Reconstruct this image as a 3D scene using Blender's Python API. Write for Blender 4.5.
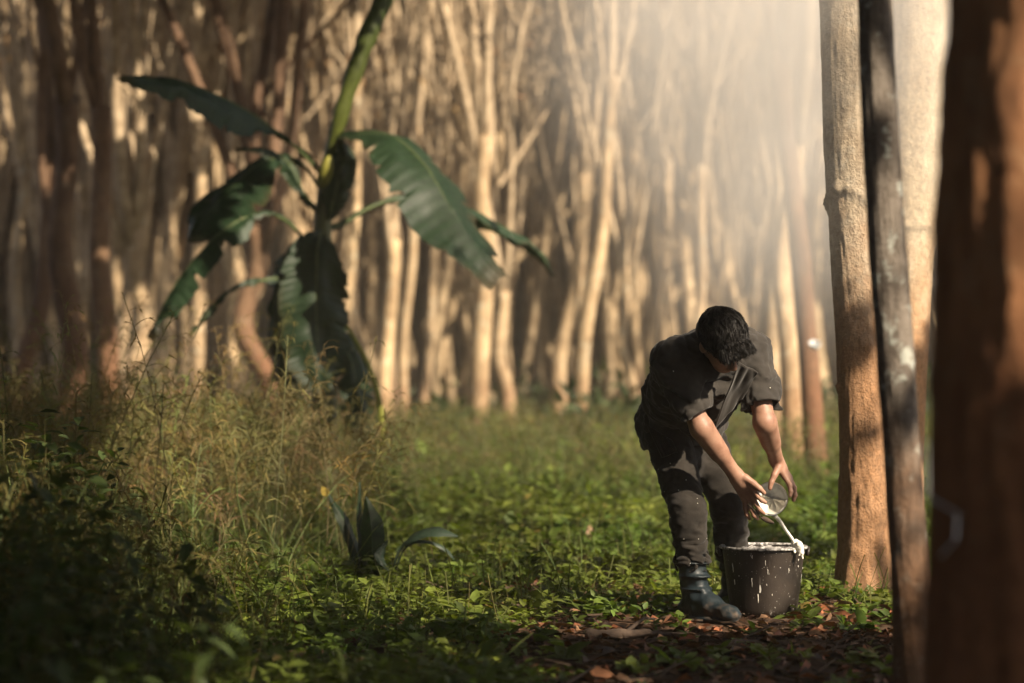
import bpy, math, random
import numpy as np
from mathutils import Vector, Matrix

# ------------------------------------------------------------------ camera, light, exposure
for o in list(bpy.data.objects):
    bpy.data.objects.remove(o, do_unlink=True)
S = bpy.context.scene
COL = S.collection
random.seed(7)
RNG = np.random.default_rng(11)

FPX, CX, HY, CAMZ = 2418.0, 512.0, 370.0, 0.95      # focal length in pixels, centre column, horizon row, eye height
cam_d = bpy.data.cameras.new("camera")
cam = bpy.data.objects.new("camera", cam_d); COL.objects.link(cam)
cam.location = (0, 0, CAMZ)
cam.rotation_euler = (math.radians(90), 0, 0)
cam_d.sensor_width = 36.0
cam_d.lens = 85.0
cam_d.shift_y = (HY - 341.5) / 1024.0
cam_d.clip_start = 0.05
cam_d.clip_end = 2000
cam_d.dof.use_dof = True
cam_d.dof.focus_distance = 9.15
cam_d.dof.aperture_fstop = 1.8
S.camera = cam

SUN_AZ, SUN_EL = math.radians(45), math.radians(36)   # azimuth measured from "behind the camera" towards the right
TO_SUN = np.array([math.sin(SUN_AZ) * math.cos(SUN_EL), -math.cos(SUN_AZ) * math.cos(SUN_EL), math.sin(SUN_EL)])
sun_d = bpy.data.lights.new("sun", 'SUN')
sun = bpy.data.objects.new("sun", sun_d); COL.objects.link(sun)
sun_d.energy = 5.0
sun_d.angle = math.radians(0.5)
sun_d.color = (1.0, 0.84, 0.64)
sun.rotation_euler = Vector(TO_SUN.tolist()).to_track_quat('Z', 'Y').to_euler()

W = bpy.data.worlds.new("World"); S.world = W
W.use_nodes = True
nt = W.node_tree
nt.nodes.clear()
sky = nt.nodes.new('ShaderNodeTexSky'); sky.sky_type = 'NISHITA'
sky.sun_disc = False
sky.sun_elevation = SUN_EL
sky.sun_rotation = math.atan2(TO_SUN[0], TO_SUN[1])
sky.dust_density = 1.5
bg = nt.nodes.new('ShaderNodeBackground'); bg.inputs[1].default_value = 0.05
wo = nt.nodes.new('ShaderNodeOutputWorld')
nt.links.new(sky.outputs[0], bg.inputs[0]); nt.links.new(bg.outputs[0], wo.inputs[0])

S.view_settings.view_transform = 'Standard'
S.view_settings.look = 'None'
S.view_settings.gamma = 1.0
S.view_settings.use_curve_mapping = False
S.view_settings.exposure = 1.48
S.cycles.use_denoising = True
S.cycles.max_bounces = 8
S.cycles.diffuse_bounces = 3
S.cycles.transmission_bounces = 4
S.cycles.transparent_max_bounces = 6
S.cycles.volume_bounces = 6


def P(px, py, d):
    """point seen at pixel (px, py) at distance d in front of the camera"""
    return np.array([(px - CX) / FPX * d, d, CAMZ + (HY - py) / FPX * d])


# ------------------------------------------------------------------ numeric helpers
class Noise:
    def __init__(self, seed, n=32):
        self.g = np.random.default_rng(seed).random((n, n, n)).astype(np.float32) * 2 - 1
        self.n = n

    def __call__(self, p):
        p = np.asarray(p, dtype=np.float32)
        f = np.floor(p).astype(np.int64); t = p - f
        t = t * t * (3 - 2 * t)
        i0 = f % self.n; i1 = (f + 1) % self.n
        x, y, z = t[..., 0], t[..., 1], t[..., 2]
        g = self.g
        def L(a, b, w): return a + (b - a) * w
        c00 = L(g[i0[..., 0], i0[..., 1], i0[..., 2]], g[i1[..., 0], i0[..., 1], i0[..., 2]], x)
        c10 = L(g[i0[..., 0], i1[..., 1], i0[..., 2]], g[i1[..., 0], i1[..., 1], i0[..., 2]], x)
        c01 = L(g[i0[..., 0], i0[..., 1], i1[..., 2]], g[i1[..., 0], i0[..., 1], i1[..., 2]], x)
        c11 = L(g[i0[..., 0], i1[..., 1], i1[..., 2]], g[i1[..., 0], i1[..., 1], i1[..., 2]], x)
        return L(L(c00, c10, y), L(c01, c11, y), z)

    def fbm(self, p, octaves=4, gain=0.5):
        a, s, out = 1.0, 1.0, 0.0
        for k in range(octaves):
            out = out + a * self(np.asarray(p) * s + 17.3 * k)
            a *= gain; s *= 2.03
        return out


NZ = Noise(3)


def norm(v):
    v = np.asarray(v, dtype=float)
    return v / np.maximum(np.linalg.norm(v, axis=-1, keepdims=True), 1e-9)


class MB:
    """collects vertices and faces; build() links them as ONE mesh object"""
    def __init__(self):
        self.v, self.q, self.t, self.c, self.n = [], [], [], [], 0

    def add(self, verts, quads=None, tris=None, col=None):
        verts = np.asarray(verts, dtype=np.float32).reshape(-1, 3)
        if quads is not None and len(quads): self.q.append(np.asarray(quads, dtype=np.int64).reshape(-1, 4) + self.n)
        if tris is not None and len(tris): self.t.append(np.asarray(tris, dtype=np.int64).reshape(-1, 3) + self.n)
        if col is None: col = (1, 1, 1)
        col = np.asarray(col, dtype=np.float32)
        self.c.append(np.broadcast_to(col, (len(verts), 3)))
        self.v.append(verts); self.n += len(verts)

    def tube(self, path, radii, sides=8, cap=True, col=None):
        path = np.asarray(path, dtype=float); n = len(path)
        radii = np.broadcast_to(np.asarray(radii, dtype=float), (n,))
        tan = norm(np.gradient(path, axis=0))
        ref = np.array([1.0, 0.13, 0.07]) if abs(tan[0][0]) < 0.8 else np.array([0.1, 1.0, 0.05])
        u = norm(np.cross(tan, ref)); w = np.cross(tan, u)
        a = np.linspace(0, 2 * np.pi, sides, endpoint=False)
        ring = path[:, None, :] + radii[:, None, None] * (np.cos(a)[None, :, None] * u[:, None, :] + np.sin(a)[None, :, None] * w[:, None, :])
        idx = np.arange(n * sides).reshape(n, sides)
        q = np.stack([idx[:-1], np.roll(idx[:-1], -1, 1), np.roll(idx[1:], -1, 1), idx[1:]], -1).reshape(-1, 4)
        v = ring.reshape(-1, 3)
        tr = []
        if cap:
            v = np.vstack([v, path[0], path[-1]])
            for k in range(sides):
                tr.append((idx[0, (k + 1) % sides], idx[0, k], n * sides))
                tr.append((idx[-1, k], idx[-1, (k + 1) % sides], n * sides + 1))
        self.add(v, q, tr, col)

    def grid(self, pts, col=None, closed=False):
        pts = np.asarray(pts, dtype=float); a, b = pts.shape[:2]
        idx = np.arange(a * b).reshape(a, b)
        if closed:
            q = np.stack([idx[:-1], np.roll(idx[:-1], -1, 1), np.roll(idx[1:], -1, 1), idx[1:]], -1)
        else:
            q = np.stack([idx[:-1, :-1], idx[:-1, 1:], idx[1:, 1:], idx[1:, :-1]], -1)
        if col is not None and np.ndim(col) == 3: col = np.asarray(col).reshape(-1, 3)
        self.add(pts.reshape(-1, 3), q.reshape(-1, 4), None, col)

    def leaves(self, pos, d, up, length, width, col, fold=0.25, droop=0.25, fine=True):
        """many ovate leaves at once: pos, d (tip direction), up (leaf normal), arrays of N"""
        N = len(pos)
        if N == 0: return
        d = norm(d); s = norm(np.cross(d, up)); nrm = np.cross(s, d)
        L = np.broadcast_to(np.asarray(length, float), (N,))[:, None]; Wd = np.broadcast_to(np.asarray(width, float), (N,))[:, None]
        if fine:
            ts = [0, 0.3, 0.68, 1.0]; ws = [0, 0.5, 0.36, 0]
            m = [pos + d * L * t - nrm * L * droop * t * t for t in ts]
            l1 = m[1] + s * Wd * ws[1] + nrm * Wd * fold * 0.5; r1 = m[1] - s * Wd * ws[1] + nrm * Wd * fold * 0.5
            l2 = m[2] + s * Wd * ws[2] + nrm * Wd * fold * 0.36; r2 = m[2] - s * Wd * ws[2] + nrm * Wd * fold * 0.36
            V = np.stack([m[0], m[1], m[2], m[3], l1, l2, r1, r2], 1)
            o = (np.arange(N) * 8)[:, None, None]
            q = (o + np.array([[1, 4, 5, 2], [1, 2, 7, 6]])[None]).reshape(-1, 4)
            t = (o + np.array([[0, 4, 1], [2, 5, 3], [0, 1, 6], [2, 3, 7]])[None]).reshape(-1, 3)
            k = 8
        else:
            m1 = pos + d * L * 0.45 - nrm * L * droop * 0.1
            V = np.stack([pos, m1 + s * Wd * .5, pos + d * L - nrm * L * droop, m1 - s * Wd * .5], 1)
            o = (np.arange(N) * 4)[:, None, None]
            t = (o + np.array([[0, 1, 2], [0, 2, 3]])[None]).reshape(-1, 3)
            q = None; k = 4
        c = np.repeat(np.asarray(col, dtype=np.float32).reshape(N, 1, 3), k, 1).reshape(-1, 3)
        self.add(V.reshape(-1, 3), q, t, c)

    def mesh(self, name, mat, smooth=True):
        me = bpy.data.meshes.new(name)
        v = np.concatenate(self.v).astype(np.float32)
        q = np.concatenate(self.q) if self.q else np.zeros((0, 4), np.int64)
        t = np.concatenate(self.t) if self.t else np.zeros((0, 3), np.int64)
        nl = q.size + t.size; nf = len(q) + len(t)
        me.vertices.add(len(v)); me.vertices.foreach_set('co', v.ravel())
        me.loops.add(nl); me.polygons.add(nf)
        me.loops.foreach_set('vertex_index', np.concatenate([q.ravel(), t.ravel()]).astype(np.int32))
        st = np.concatenate([np.arange(len(q)) * 4, q.size + np.arange(len(t)) * 3]).astype(np.int32)
        me.polygons.foreach_set('loop_start', st)
        me.polygons.foreach_set('use_smooth', np.full(nf, smooth))
        at = me.color_attributes.new('Col', 'FLOAT_COLOR', 'POINT')
        c = np.ones((len(v), 4), np.float32); c[:, :3] = np.concatenate(self.c)
        at.data.foreach_set('color', c.ravel())
        me.update(calc_edges=True)
        me.validate()
        if mat is not None: me.materials.append(mat)
        return me

    def build(self, name, mat, parent=None, smooth=True, origin=None):
        if origin is not None:
            self.v = [a - np.asarray(origin, np.float32) for a in self.v]
        o = bpy.data.objects.new(name, self.mesh(name, mat, smooth)); COL.objects.link(o)
        if parent is not None: o.parent = parent
        elif origin is not None: o.location = [float(x) for x in origin]
        return o


def thing(name, label, cat, loc=(0, 0, 0), group=None):
    o = bpy.data.objects.new(name, None); COL.objects.link(o)
    o.location = [float(x) for x in loc]; o.empty_display_size = 0.1
    o['label'] = label; o['category'] = cat
    if group: o['group'] = group
    return o


def tag(o, label, cat, group=None):
    o['label'] = label; o['category'] = cat
    if group: o['group'] = group
    return o


def kind(o, k, label=None, cat=None):
    o['kind'] = k
    if label: o['label'] = label
    if cat: o['category'] = cat
    return o


# ------------------------------------------------------------------ materials
def new_mat(name):
    m = bpy.data.materials.new(name); m.use_nodes = True
    n = m.node_tree; n.nodes.clear()
    return m, n, n.nodes, n.links


def ramp(N, stops):
    r = N.new('ShaderNodeValToRGB'); e = r.color_ramp.elements
    while len(e) > 1: e.remove(e[-1])
    e[0].position = stops[0][0]; e[0].color = (*stops[0][1], 1)
    for p, c in stops[1:]:
        k = e.new(p); k.color = (*c, 1)
    return r


def mix(N, L, fac, a, b, mode='MIX'):
    m = N.new('ShaderNodeMix'); m.data_type = 'RGBA'; m.blend_type = mode
    if isinstance(fac, (int, float)): m.inputs[0].default_value = fac
    else: L.new(fac, m.inputs[0])
    for s, v in ((6, a), (7, b)):
        if isinstance(v, (tuple, list)): m.inputs[s].default_value = (*v[:3], 1)
        else: L.new(v, m.inputs[s])
    return m.outputs[2]


def noise(N, L, vec, scale, detail=4, rough=0.55, sc=(1, 1, 1)):
    mp = N.new('ShaderNodeMapping'); mp.inputs['Scale'].default_value = sc
    L.new(vec, mp.inputs[0])
    n = N.new('ShaderNodeTexNoise'); n.inputs['Scale'].default_value = scale
    n.inputs['Detail'].default_value = detail; n.inputs['Roughness'].default_value = rough
    L.new(mp.outputs[0], n.inputs['Vector'])
    return n.outputs['Fac']


def math_n(N, L, op, a, b=None, c=None):
    m = N.new('ShaderNodeMath'); m.operation = op
    for i, v in enumerate((a, b, c)):
        if v is None: continue
        if isinstance(v, (int, float)): m.inputs[i].default_value = v
        else: L.new(v, m.inputs[i])
    return m.outputs[0]


def leaf_mat(name, trans=0.35, rough=0.55, spec=0.3, base=(1, 1, 1), mottled=0.35, bright=1.0):
    m, n, N, L = new_mat(name)
    a = N.new('ShaderNodeAttribute'); a.attribute_name = 'Col'
    tc = N.new('ShaderNodeTexCoord')
    f = noise(N, L, tc.outputs['Object'], 35, 3)
    r = ramp(N, [(0.3, (0.78 * (1 - mottled),) * 3), (0.7, (0.78 * (1 + mottled * .6),) * 3)]); L.new(f, r.inputs[0])
    c = mix(N, L, 1.0, a.outputs['Color'], r.outputs[0], 'MULTIPLY')
    b = N.new('ShaderNodeBsdfPrincipled')
    L.new(c, b.inputs['Base Color']); b.inputs['Roughness'].default_value = rough
    b.inputs['Specular IOR Level'].default_value = spec
    t = N.new('ShaderNodeBsdfTranslucent')
    tcx = mix(N, L, 1.0, c, (1.25, 1.35, 0.5), 'MULTIPLY'); L.new(tcx, t.inputs[0])
    mx = N.new('ShaderNodeMixShader'); mx.inputs[0].default_value = trans
    L.new(b.outputs[0], mx.inputs[1]); L.new(t.outputs[0], mx.inputs[2])
    o = N.new('ShaderNodeOutputMaterial'); L.new(mx.outputs[0], o.inputs[0])
    return m


def bark_mat(name, pale, dark, foot, foot_h=1.5, lichen=(0.4, 0.42, 0.34), lichen_amt=0.5, bump=0.6, scale=1.0, foot_soft=0.5, stretch=0.45):
    m, n, N, L = new_mat(name)
    tc = N.new('ShaderNodeTexCoord'); ob = tc.outputs['Object']
    f1 = noise(N, L, ob, 5 * scale, 5, 0.6, (1, 1, 0.5))
    r1 = ramp(N, [(0.3, dark), (0.62, pale)]); L.new(f1, r1.inputs[0])
    f2 = noise(N, L, ob, 22 * scale, 4, 0.65, (1, 1, stretch * 0.78))
    r2 = ramp(N, [(0.28, (0.5, 0.47, 0.45)), (0.6, (1.1, 1.1, 1.1))]); L.new(f2, r2.inputs[0])
    c = mix(N, L, 0.8, r1.outputs[0], r2.outputs[0], 'MULTIPLY')
    f3 = noise(N, L, ob, 9 * scale, 3, 0.7)
    r3 = ramp(N, [(0.57, (0, 0, 0)), (0.63, (1, 1, 1))]); L.new(f3, r3.inputs[0])
    lf = math_n(N, L, 'MULTIPLY', r3.outputs[0], lichen_amt)
    c = mix(N, L, lf, c, lichen)
    sp = N.new('ShaderNodeSeparateXYZ'); L.new(ob, sp.inputs[0])
    w = noise(N, L, ob, 4, 3)
    z = math_n(N, L, 'ADD', sp.outputs[2], math_n(N, L, 'MULTIPLY_ADD', w, 1.2, -0.6))
    mr = N.new('ShaderNodeMapRange'); mr.inputs[1].default_value = foot_h - foot_soft; mr.inputs[2].default_value = foot_h + foot_soft
    mr.inputs[3].default_value = 1; mr.inputs[4].default_value = 0; L.new(z, mr.inputs[0])
    f4 = noise(N, L, ob, 30 * scale, 5, 0.65, (1, 1, 0.8))
    r4 = ramp(N, [(0.25, tuple(x * 0.5 for x in foot)), (0.7, tuple(x * 1.2 for x in foot))]); L.new(f4, r4.inputs[0])
    c = mix(N, L, math_n(N, L, 'MULTIPLY', mr.outputs[0], 0.85), c, r4.outputs[0])
    oi = N.new('ShaderNodeObjectInfo')
    rr = ramp(N, [(0, (0.55, 0.54, 0.54)), (0.5, (0.75, 0.73, 0.71)), (1, (0.9, 0.87, 0.81))]); L.new(oi.outputs['Random'], rr.inputs[0])
    c = mix(N, L, 1.0, c, rr.outputs[0], 'MULTIPLY')
    b = N.new('ShaderNodeBsdfPrincipled'); L.new(c, b.inputs['Base Color'])
    b.inputs['Roughness'].default_value = 0.85; b.inputs['Specular IOR Level'].default_value = 0.25
    f5 = noise(N, L, ob, 60 * scale, 6, 0.7, (1, 1, stretch))
    bp = N.new('ShaderNodeBump'); bp.inputs['Strength'].default_value = bump; bp.inputs['Distance'].default_value = 0.012
    L.new(math_n(N, L, 'ADD', f5, f2), bp.inputs['Height']); L.new(bp.outputs[0], b.inputs['Normal'])
    o = N.new('ShaderNodeOutputMaterial'); L.new(b.outputs[0], o.inputs[0])
    return m


def plain_mat(name, stops, scale=20, rough=0.8, spec=0.3, bump=0.2, bump_scale=80, detail=5, sc=(1, 1, 1), metallic=0.0, sss=0.0, attr=False, sheen=0.0, dist=0.004):
    m, n, N, L = new_mat(name)
    tc = N.new('ShaderNodeTexCoord'); ob = tc.outputs['Object']
    f = noise(N, L, ob, scale, detail, 0.6, sc)
    r = ramp(N, stops); L.new(f, r.inputs[0]); c = r.outputs[0]
    if attr:
        a = N.new('ShaderNodeAttribute'); a.attribute_name = 'Col'
        c = mix(N, L, 1.0, c, a.outputs['Color'], 'MULTIPLY')
    b = N.new('ShaderNodeBsdfPrincipled'); L.new(c, b.inputs['Base Color'])
    b.inputs['Roughness'].default_value = rough; b.inputs['Specular IOR Level'].default_value = spec
    b.inputs['Metallic'].default_value = metallic
    if sheen: b.inputs['Sheen Weight'].default_value = sheen
    if sss:
        b.inputs['Subsurface Weight'].default_value = sss
        b.inputs['Subsurface Radius'].default_value = (1.0, 0.35, 0.2); b.inputs['Subsurface Scale'].default_value = 0.006
    if bump:
        f2 = noise(N, L, ob, bump_scale, 5, 0.65, sc)
        bp = N.new('ShaderNodeBump'); bp.inputs['Strength'].default_value = bump; bp.inputs['Distance'].default_value = dist
        L.new(f2, bp.inputs['Height']); L.new(bp.outputs[0], b.inputs['Normal'])
    o = N.new('ShaderNodeOutputMaterial'); L.new(b.outputs[0], o.inputs[0])
    return m


M = {}
M['ground'] = plain_mat('soil', [(0.25, (0.027, 0.017, 0.011)), (0.6, (0.085, 0.05, 0.031)), (0.8, (0.12, 0.075, 0.045))], 3.0, 0.95, 0.1, 0.8, 25, 8, dist=0.03)
M['green'] = leaf_mat('weed leaves', 0.35)
M['canopy'] = leaf_mat('tree leaves', 0.25, bright=1)
M['dry'] = leaf_mat('dry grass', 0.3, 0.7, 0.15, mottled=0.3)
M['litter'] = leaf_mat('dry leaves', 0.1, 0.7, 0.2, mottled=0.5)
M['banana'] = leaf_mat('banana leaf', 0.3, 0.5, 0.35, mottled=0.3)
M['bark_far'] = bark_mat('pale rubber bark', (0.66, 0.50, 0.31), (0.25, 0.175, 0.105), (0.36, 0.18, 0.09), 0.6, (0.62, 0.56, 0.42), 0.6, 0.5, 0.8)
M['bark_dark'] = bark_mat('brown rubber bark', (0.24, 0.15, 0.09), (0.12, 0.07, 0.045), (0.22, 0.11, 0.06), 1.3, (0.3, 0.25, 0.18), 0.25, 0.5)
M['bark_mid'] = bark_mat('tapped rubber bark', (0.74, 0.63, 0.47), (0.50, 0.39, 0.26), (0.52, 0.27, 0.125), 1.5, (0.60, 0.56, 0.46), 0.35, 1.0, 1.7, 0.25, 0.95)
M['bark_lichen'] = bark_mat('lichen covered bark', (0.26, 0.23, 0.20), (0.12, 0.10, 0.085), (0.26, 0.14, 0.075), 0.75, (0.52, 0.56, 0.52), 0.85, 0.7, 1.7, 0.3, 0.9)
M['bark_near'] = bark_mat('rough red brown bark', (0.46, 0.23, 0.11), (0.20, 0.095, 0.05), (0.36, 0.15, 0.075), 1.0, (0.5, 0.34, 0.2), 0.3, 1.0, 1.2)


# ------------------------------------------------------------------ ground
def ground_z(x, y):
    p = np.stack([np.asarray(x, float) * 0.35, np.asarray(y, float) * 0.35, np.zeros_like(np.asarray(x, float))], -1)
    q = p * 6.0
    yy = np.maximum(np.asarray(y, float), 1.0)
    gap = np.exp(-((np.asarray(x, float) / yy - 0.108) / 0.026) ** 2)
    rise = np.clip(yy - 72, 0, None) * 0.155 * (1 - 0.9 * gap)
    return NZ(p) * 0.03 + NZ(q + 5) * 0.012 + rise


def build_ground():
    mb = MB()
    ys = np.concatenate([np.linspace(-60, 5, 30), np.linspace(5.3, 16, 160), np.linspace(16.5, 60, 60), np.linspace(62, 420, 60)])
    base = np.concatenate([np.linspace(-1, -0.03, 24) ** 3, np.linspace(-0.02, 0.02, 5), np.linspace(0.03, 1, 24) ** 3])
    u = np.sign(np.linspace(-1, 1, 181)) * np.abs(np.linspace(-1, 1, 181)) ** 2.2
    X = u[None, :] * np.full((len(ys), 1), 180.0)
    Y = np.repeat(ys[:, None], X.shape[1], 1)
    mb.grid(np.stack([X, Y, ground_z(X, Y)], -1))
    return kind(mb.build('ground', M['ground']), 'structure')


build_ground()


# ------------------------------------------------------------------ trees
def bent_path(p0, p1, n, wob, seed, freq=1.6):
    t = np.linspace(0, 1, n)[:, None]
    pts = p0 + (p1 - p0) * t
    off = np.stack([NZ(np.stack([t[:, 0] * freq * 2, np.full(n, seed * 3.7 + k * 9.1), np.full(n, seed * 1.3)], -1)) for k in range(3)], -1)
    off[:, 2] *= 0.3
    env = np.sin(np.pi * np.clip(t, 0, 1) * 0.98 + 0.02)
    return pts + off * wob * env


def tree_variant(seed, r0, fork_h, n_limbs, height, spread, low_twig=True, leafn=900):
    """a leafless-looking plantation tree: trunk mesh (bark) and crown mesh (limbs, twigs, a few dry leaves)"""
    rg = np.random.default_rng(seed)
    tr, cr = MB(), MB()
    lean = rg.normal(0, 0.16, 2) * fork_h * 0.35
    top = np.array([lean[0], lean[1], fork_h])
    n = 22
    path = bent_path(np.array([0, 0, -0.15]), top, n, 0.17, seed)
    zz = np.linspace(0, 1, n)
    rad = r0 * (1.0 - 0.22 * zz) * (1 + 0.35 * np.exp(-zz * fork_h / 0.18)) * (1 + 0.05 * np.array([NZ([[seed, z * 9, 0.5]])[0] for z in zz]))
    rad[-2:] *= 1.08
    tr.tube(path, rad, 14)
    tips = []
    brown = np.array([0.80, 0.74, 0.66])
    for k in range(n_limbs):
        a = 2 * np.pi * (k + rg.uniform(-0.25, 0.25)) / n_limbs + seed
        tilt = rg.uniform(0.05, 0.30) * spread
        L = (height - fork_h) * rg.uniform(0.8, 1.05)
        dr = np.array([math.cos(a) * math.sin(tilt), math.sin(a) * math.sin(tilt), math.cos(tilt)])
        s0 = path[-1 - int(rg.integers(1, 4))]
        p = bent_path(s0, s0 + dr * L + np.array([0, 0, 0.3]), 14, 0.45, seed + 31 * k + 1)
        r = r0 * rg.uniform(0.45, 0.7) * np.linspace(1, 0.18, 14)
        cr.tube(p, r, 8)
        for j in range(int(rg.integers(3, 5))):
            i = int(rg.integers(2, 12))
            a2 = rg.uniform(0, 2 * np.pi); tl = rg.uniform(0.3, 0.75)
            d2 = np.array([math.cos(a2) * math.sin(tl), math.sin(a2) * math.sin(tl), math.cos(tl)])
            L2 = L * rg.uniform(0.2, 0.45)
            p2 = bent_path(p[i], p[i] + d2 * L2, 8, 0.25, seed + 57 * k + j)
            cr.tube(p2, r[i] * 0.55 * np.linspace(1, 0.2, 8), 6, False)
            tips.append(p2)
            for q in range(2):
                i3 = int(rg.integers(2, 7)); d3 = norm(d2 + rg.normal(0, 0.6, 3))
                p3 = bent_path(p2[i3], p2[i3] + d3 * L2 * rg.uniform(0.35, 0.7), 5, 0.1, seed + q + 71 * j)
                cr.tube(p3, r[i] * 0.22 * np.linspace(1, 0.3, 5), 4, False)
                tips.append(p3)
    if leafn:
        tp = np.concatenate([t[len(t) // 2:] for t in tips])
        pos = tp[rg.integers(0, len(tp), leafn)] + rg.normal(0, 0.22, (leafn, 3))
        d = rg.normal(0, 1, (leafn, 3)); d[:, 2] -= 0.7
        c = np.array([0.62, 0.47, 0.30]) * rg.uniform(0.5, 1.2, (leafn, 1)) + rg.uniform(0, 0.05, (leafn, 3))
        cr.leaves(pos, d, rg.normal(0, 1, (leafn, 3)), rg.uniform(0.12, 0.24, leafn), rg.uniform(0.05, 0.09, leafn), c, fine=False)
    return tr, cr


def crown_mat():
    m, n, N, L = new_mat('branches and dry leaves')
    a = N.new('ShaderNodeAttribute'); a.attribute_name = 'Col'
    tc = N.new('ShaderNodeTexCoord')
    f = noise(N, L, tc.outputs['Object'], 6, 5)
    r = ramp(N, [(0.3, (0.22, 0.16, 0.10)), (0.65, (0.50, 0.39, 0.26))]); L.new(f, r.inputs[0])
    c = mix(N, L, 1.0, r.outputs[0], a.outputs['Color'], 'MULTIPLY')
    b = N.new('ShaderNodeBsdfPrincipled'); L.new(c, b.inputs['Base Color']); b.inputs['Roughness'].default_value = 0.85
    b.inputs['Specular IOR Level'].default_value = 0.2
    o = N.new('ShaderNodeOutputMaterial'); L.new(b.outputs[0], o.inputs[0])
    return m


M['crown'] = crown_mat()
VAR = []
for k in range(14):
    rg = np.random.default_rng(100 + k)
    tr, cr = tree_variant(200 + k, rg.uniform(0.088, 0.125), rg.uniform(1.9, 4.6), int(rg.integers(3, 6)), rg.uniform(10.5, 13.5), rg.uniform(0.6, 1.2), True, 140)
    VAR.append((tr.mesh('trunk', M['bark_far']), cr.mesh('crown', M['crown'])))
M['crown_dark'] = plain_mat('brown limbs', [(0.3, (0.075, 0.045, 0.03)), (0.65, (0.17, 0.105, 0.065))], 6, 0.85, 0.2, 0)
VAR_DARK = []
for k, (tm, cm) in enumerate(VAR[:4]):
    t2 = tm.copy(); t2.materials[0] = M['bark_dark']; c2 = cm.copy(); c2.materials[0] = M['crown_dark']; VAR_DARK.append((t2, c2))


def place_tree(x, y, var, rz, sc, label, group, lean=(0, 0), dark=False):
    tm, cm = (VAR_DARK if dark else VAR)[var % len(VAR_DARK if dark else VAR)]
    t = thing('rubber_tree', label, 'tree', (x, y, float(ground_z(x, y))), group)
    t.rotation_euler = (lean[0], lean[1], rz); t.scale = (sc[0], sc[0], sc[1])
    a = bpy.data.objects.new('trunk', tm); COL.objects.link(a); a.parent = t
    b = bpy.data.objects.new('crown', cm); COL.objects.link(b); b.parent = t
    return t


G_BG = 'rubber trees of the blurred plantation'
hero = [  # px, distance, variant, turn, (girth, height), label, lean, dark
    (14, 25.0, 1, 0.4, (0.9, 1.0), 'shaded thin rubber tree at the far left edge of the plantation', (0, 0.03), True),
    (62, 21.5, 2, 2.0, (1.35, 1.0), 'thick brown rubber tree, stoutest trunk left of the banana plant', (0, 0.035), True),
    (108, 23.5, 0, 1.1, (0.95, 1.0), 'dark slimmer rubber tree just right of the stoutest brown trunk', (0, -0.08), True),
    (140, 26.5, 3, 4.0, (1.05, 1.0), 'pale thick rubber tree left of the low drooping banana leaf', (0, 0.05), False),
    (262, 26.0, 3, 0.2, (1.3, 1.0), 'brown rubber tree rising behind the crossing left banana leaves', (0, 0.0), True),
    (392, 34.0, 5, 3.3, (1.05, 1.0), 'pale rubber tree just right of the hanging banana leaf', (0, 0.02), False),
    (474, 29.0, 4, 5.0, (1.0, 1.0), 'pale rubber tree, stoutest trunk standing midway between banana plant and man', (0, 0.06), False),
    (508, 31.5, 6, 2.6, (0.8, 1.0), 'slim pale rubber tree right beside the stout pale trunk midway', (0, 0.0), False),
    (556, 32.5, 8, 1.9, (0.95, 1.0), 'pale slanting rubber tree with its foot a short way left of the man', (0, -0.09), False),
    (776, 23.5, 9, 0.9, (0.8, 1.0), 'pale slim rubber tree nearest the raised shoulder of the man on its right', (0, 0.02), False),
    (797, 21.0, 7, 2.2, (0.85, 1.0), 'pale slim rubber tree touching the left side of the reddish cup tree', (0, 0.05), False),
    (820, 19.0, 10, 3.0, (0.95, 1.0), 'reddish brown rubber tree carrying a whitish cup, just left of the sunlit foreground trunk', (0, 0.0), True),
    (655, 33.0, 4, 3.9, (0.8, 1.0), 'pale rubber tree rising directly behind the bent shoulder of the man', (0, -0.05), False),
    (700, 30.0, 2, 5.4, (0.8, 1.0), 'pale rubber tree rising directly behind the head of the man', (0, -0.04), False),
]
taken = []
for px, d, v, rz, sc, lab, lean, dk in hero:
    x = (px - CX) / FPX * d
    place_tree(x, d, v, rz, sc, lab, G_BG, lean, dk); taken.append((x, d))
G_FAR = 'far rubber trees filling the blurred rows'
lab_far = 'slender pale rubber tree standing in the far blurred rows behind banana plant and man'
cand = 0; n_far = 0
rgt = np.random.default_rng(5)
while n_far < 284 and cand < 40000:
    cand += 1
    d = math.sqrt(rgt.uniform(29.0 ** 2, 104.0 ** 2)) if n_far > 125 else math.sqrt(rgt.uniform(27.5 ** 2, 52.0 ** 2))
    x = rgt.uniform(-0.235, 0.235) * d
    if d > 66 and 0.078 < x / d < 0.142: continue
    if min((x - a) ** 2 * (1.5 if d < 45 else 1) + (d - b) ** 2 for a, b in taken) < (1.25 if d < 60 else 1.1) ** 2: continue
    taken.append((x, d)); n_far += 1
    place_tree(x, d, int(rgt.integers(0, len(VAR))), rgt.uniform(0, 6.28), (rgt.uniform(0.55, 0.88), rgt.uniform(0.8, 1.1)), lab_far, G_FAR,
               (rgt.normal(0, 0.03), rgt.normal(0.01, 0.055)))

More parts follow.
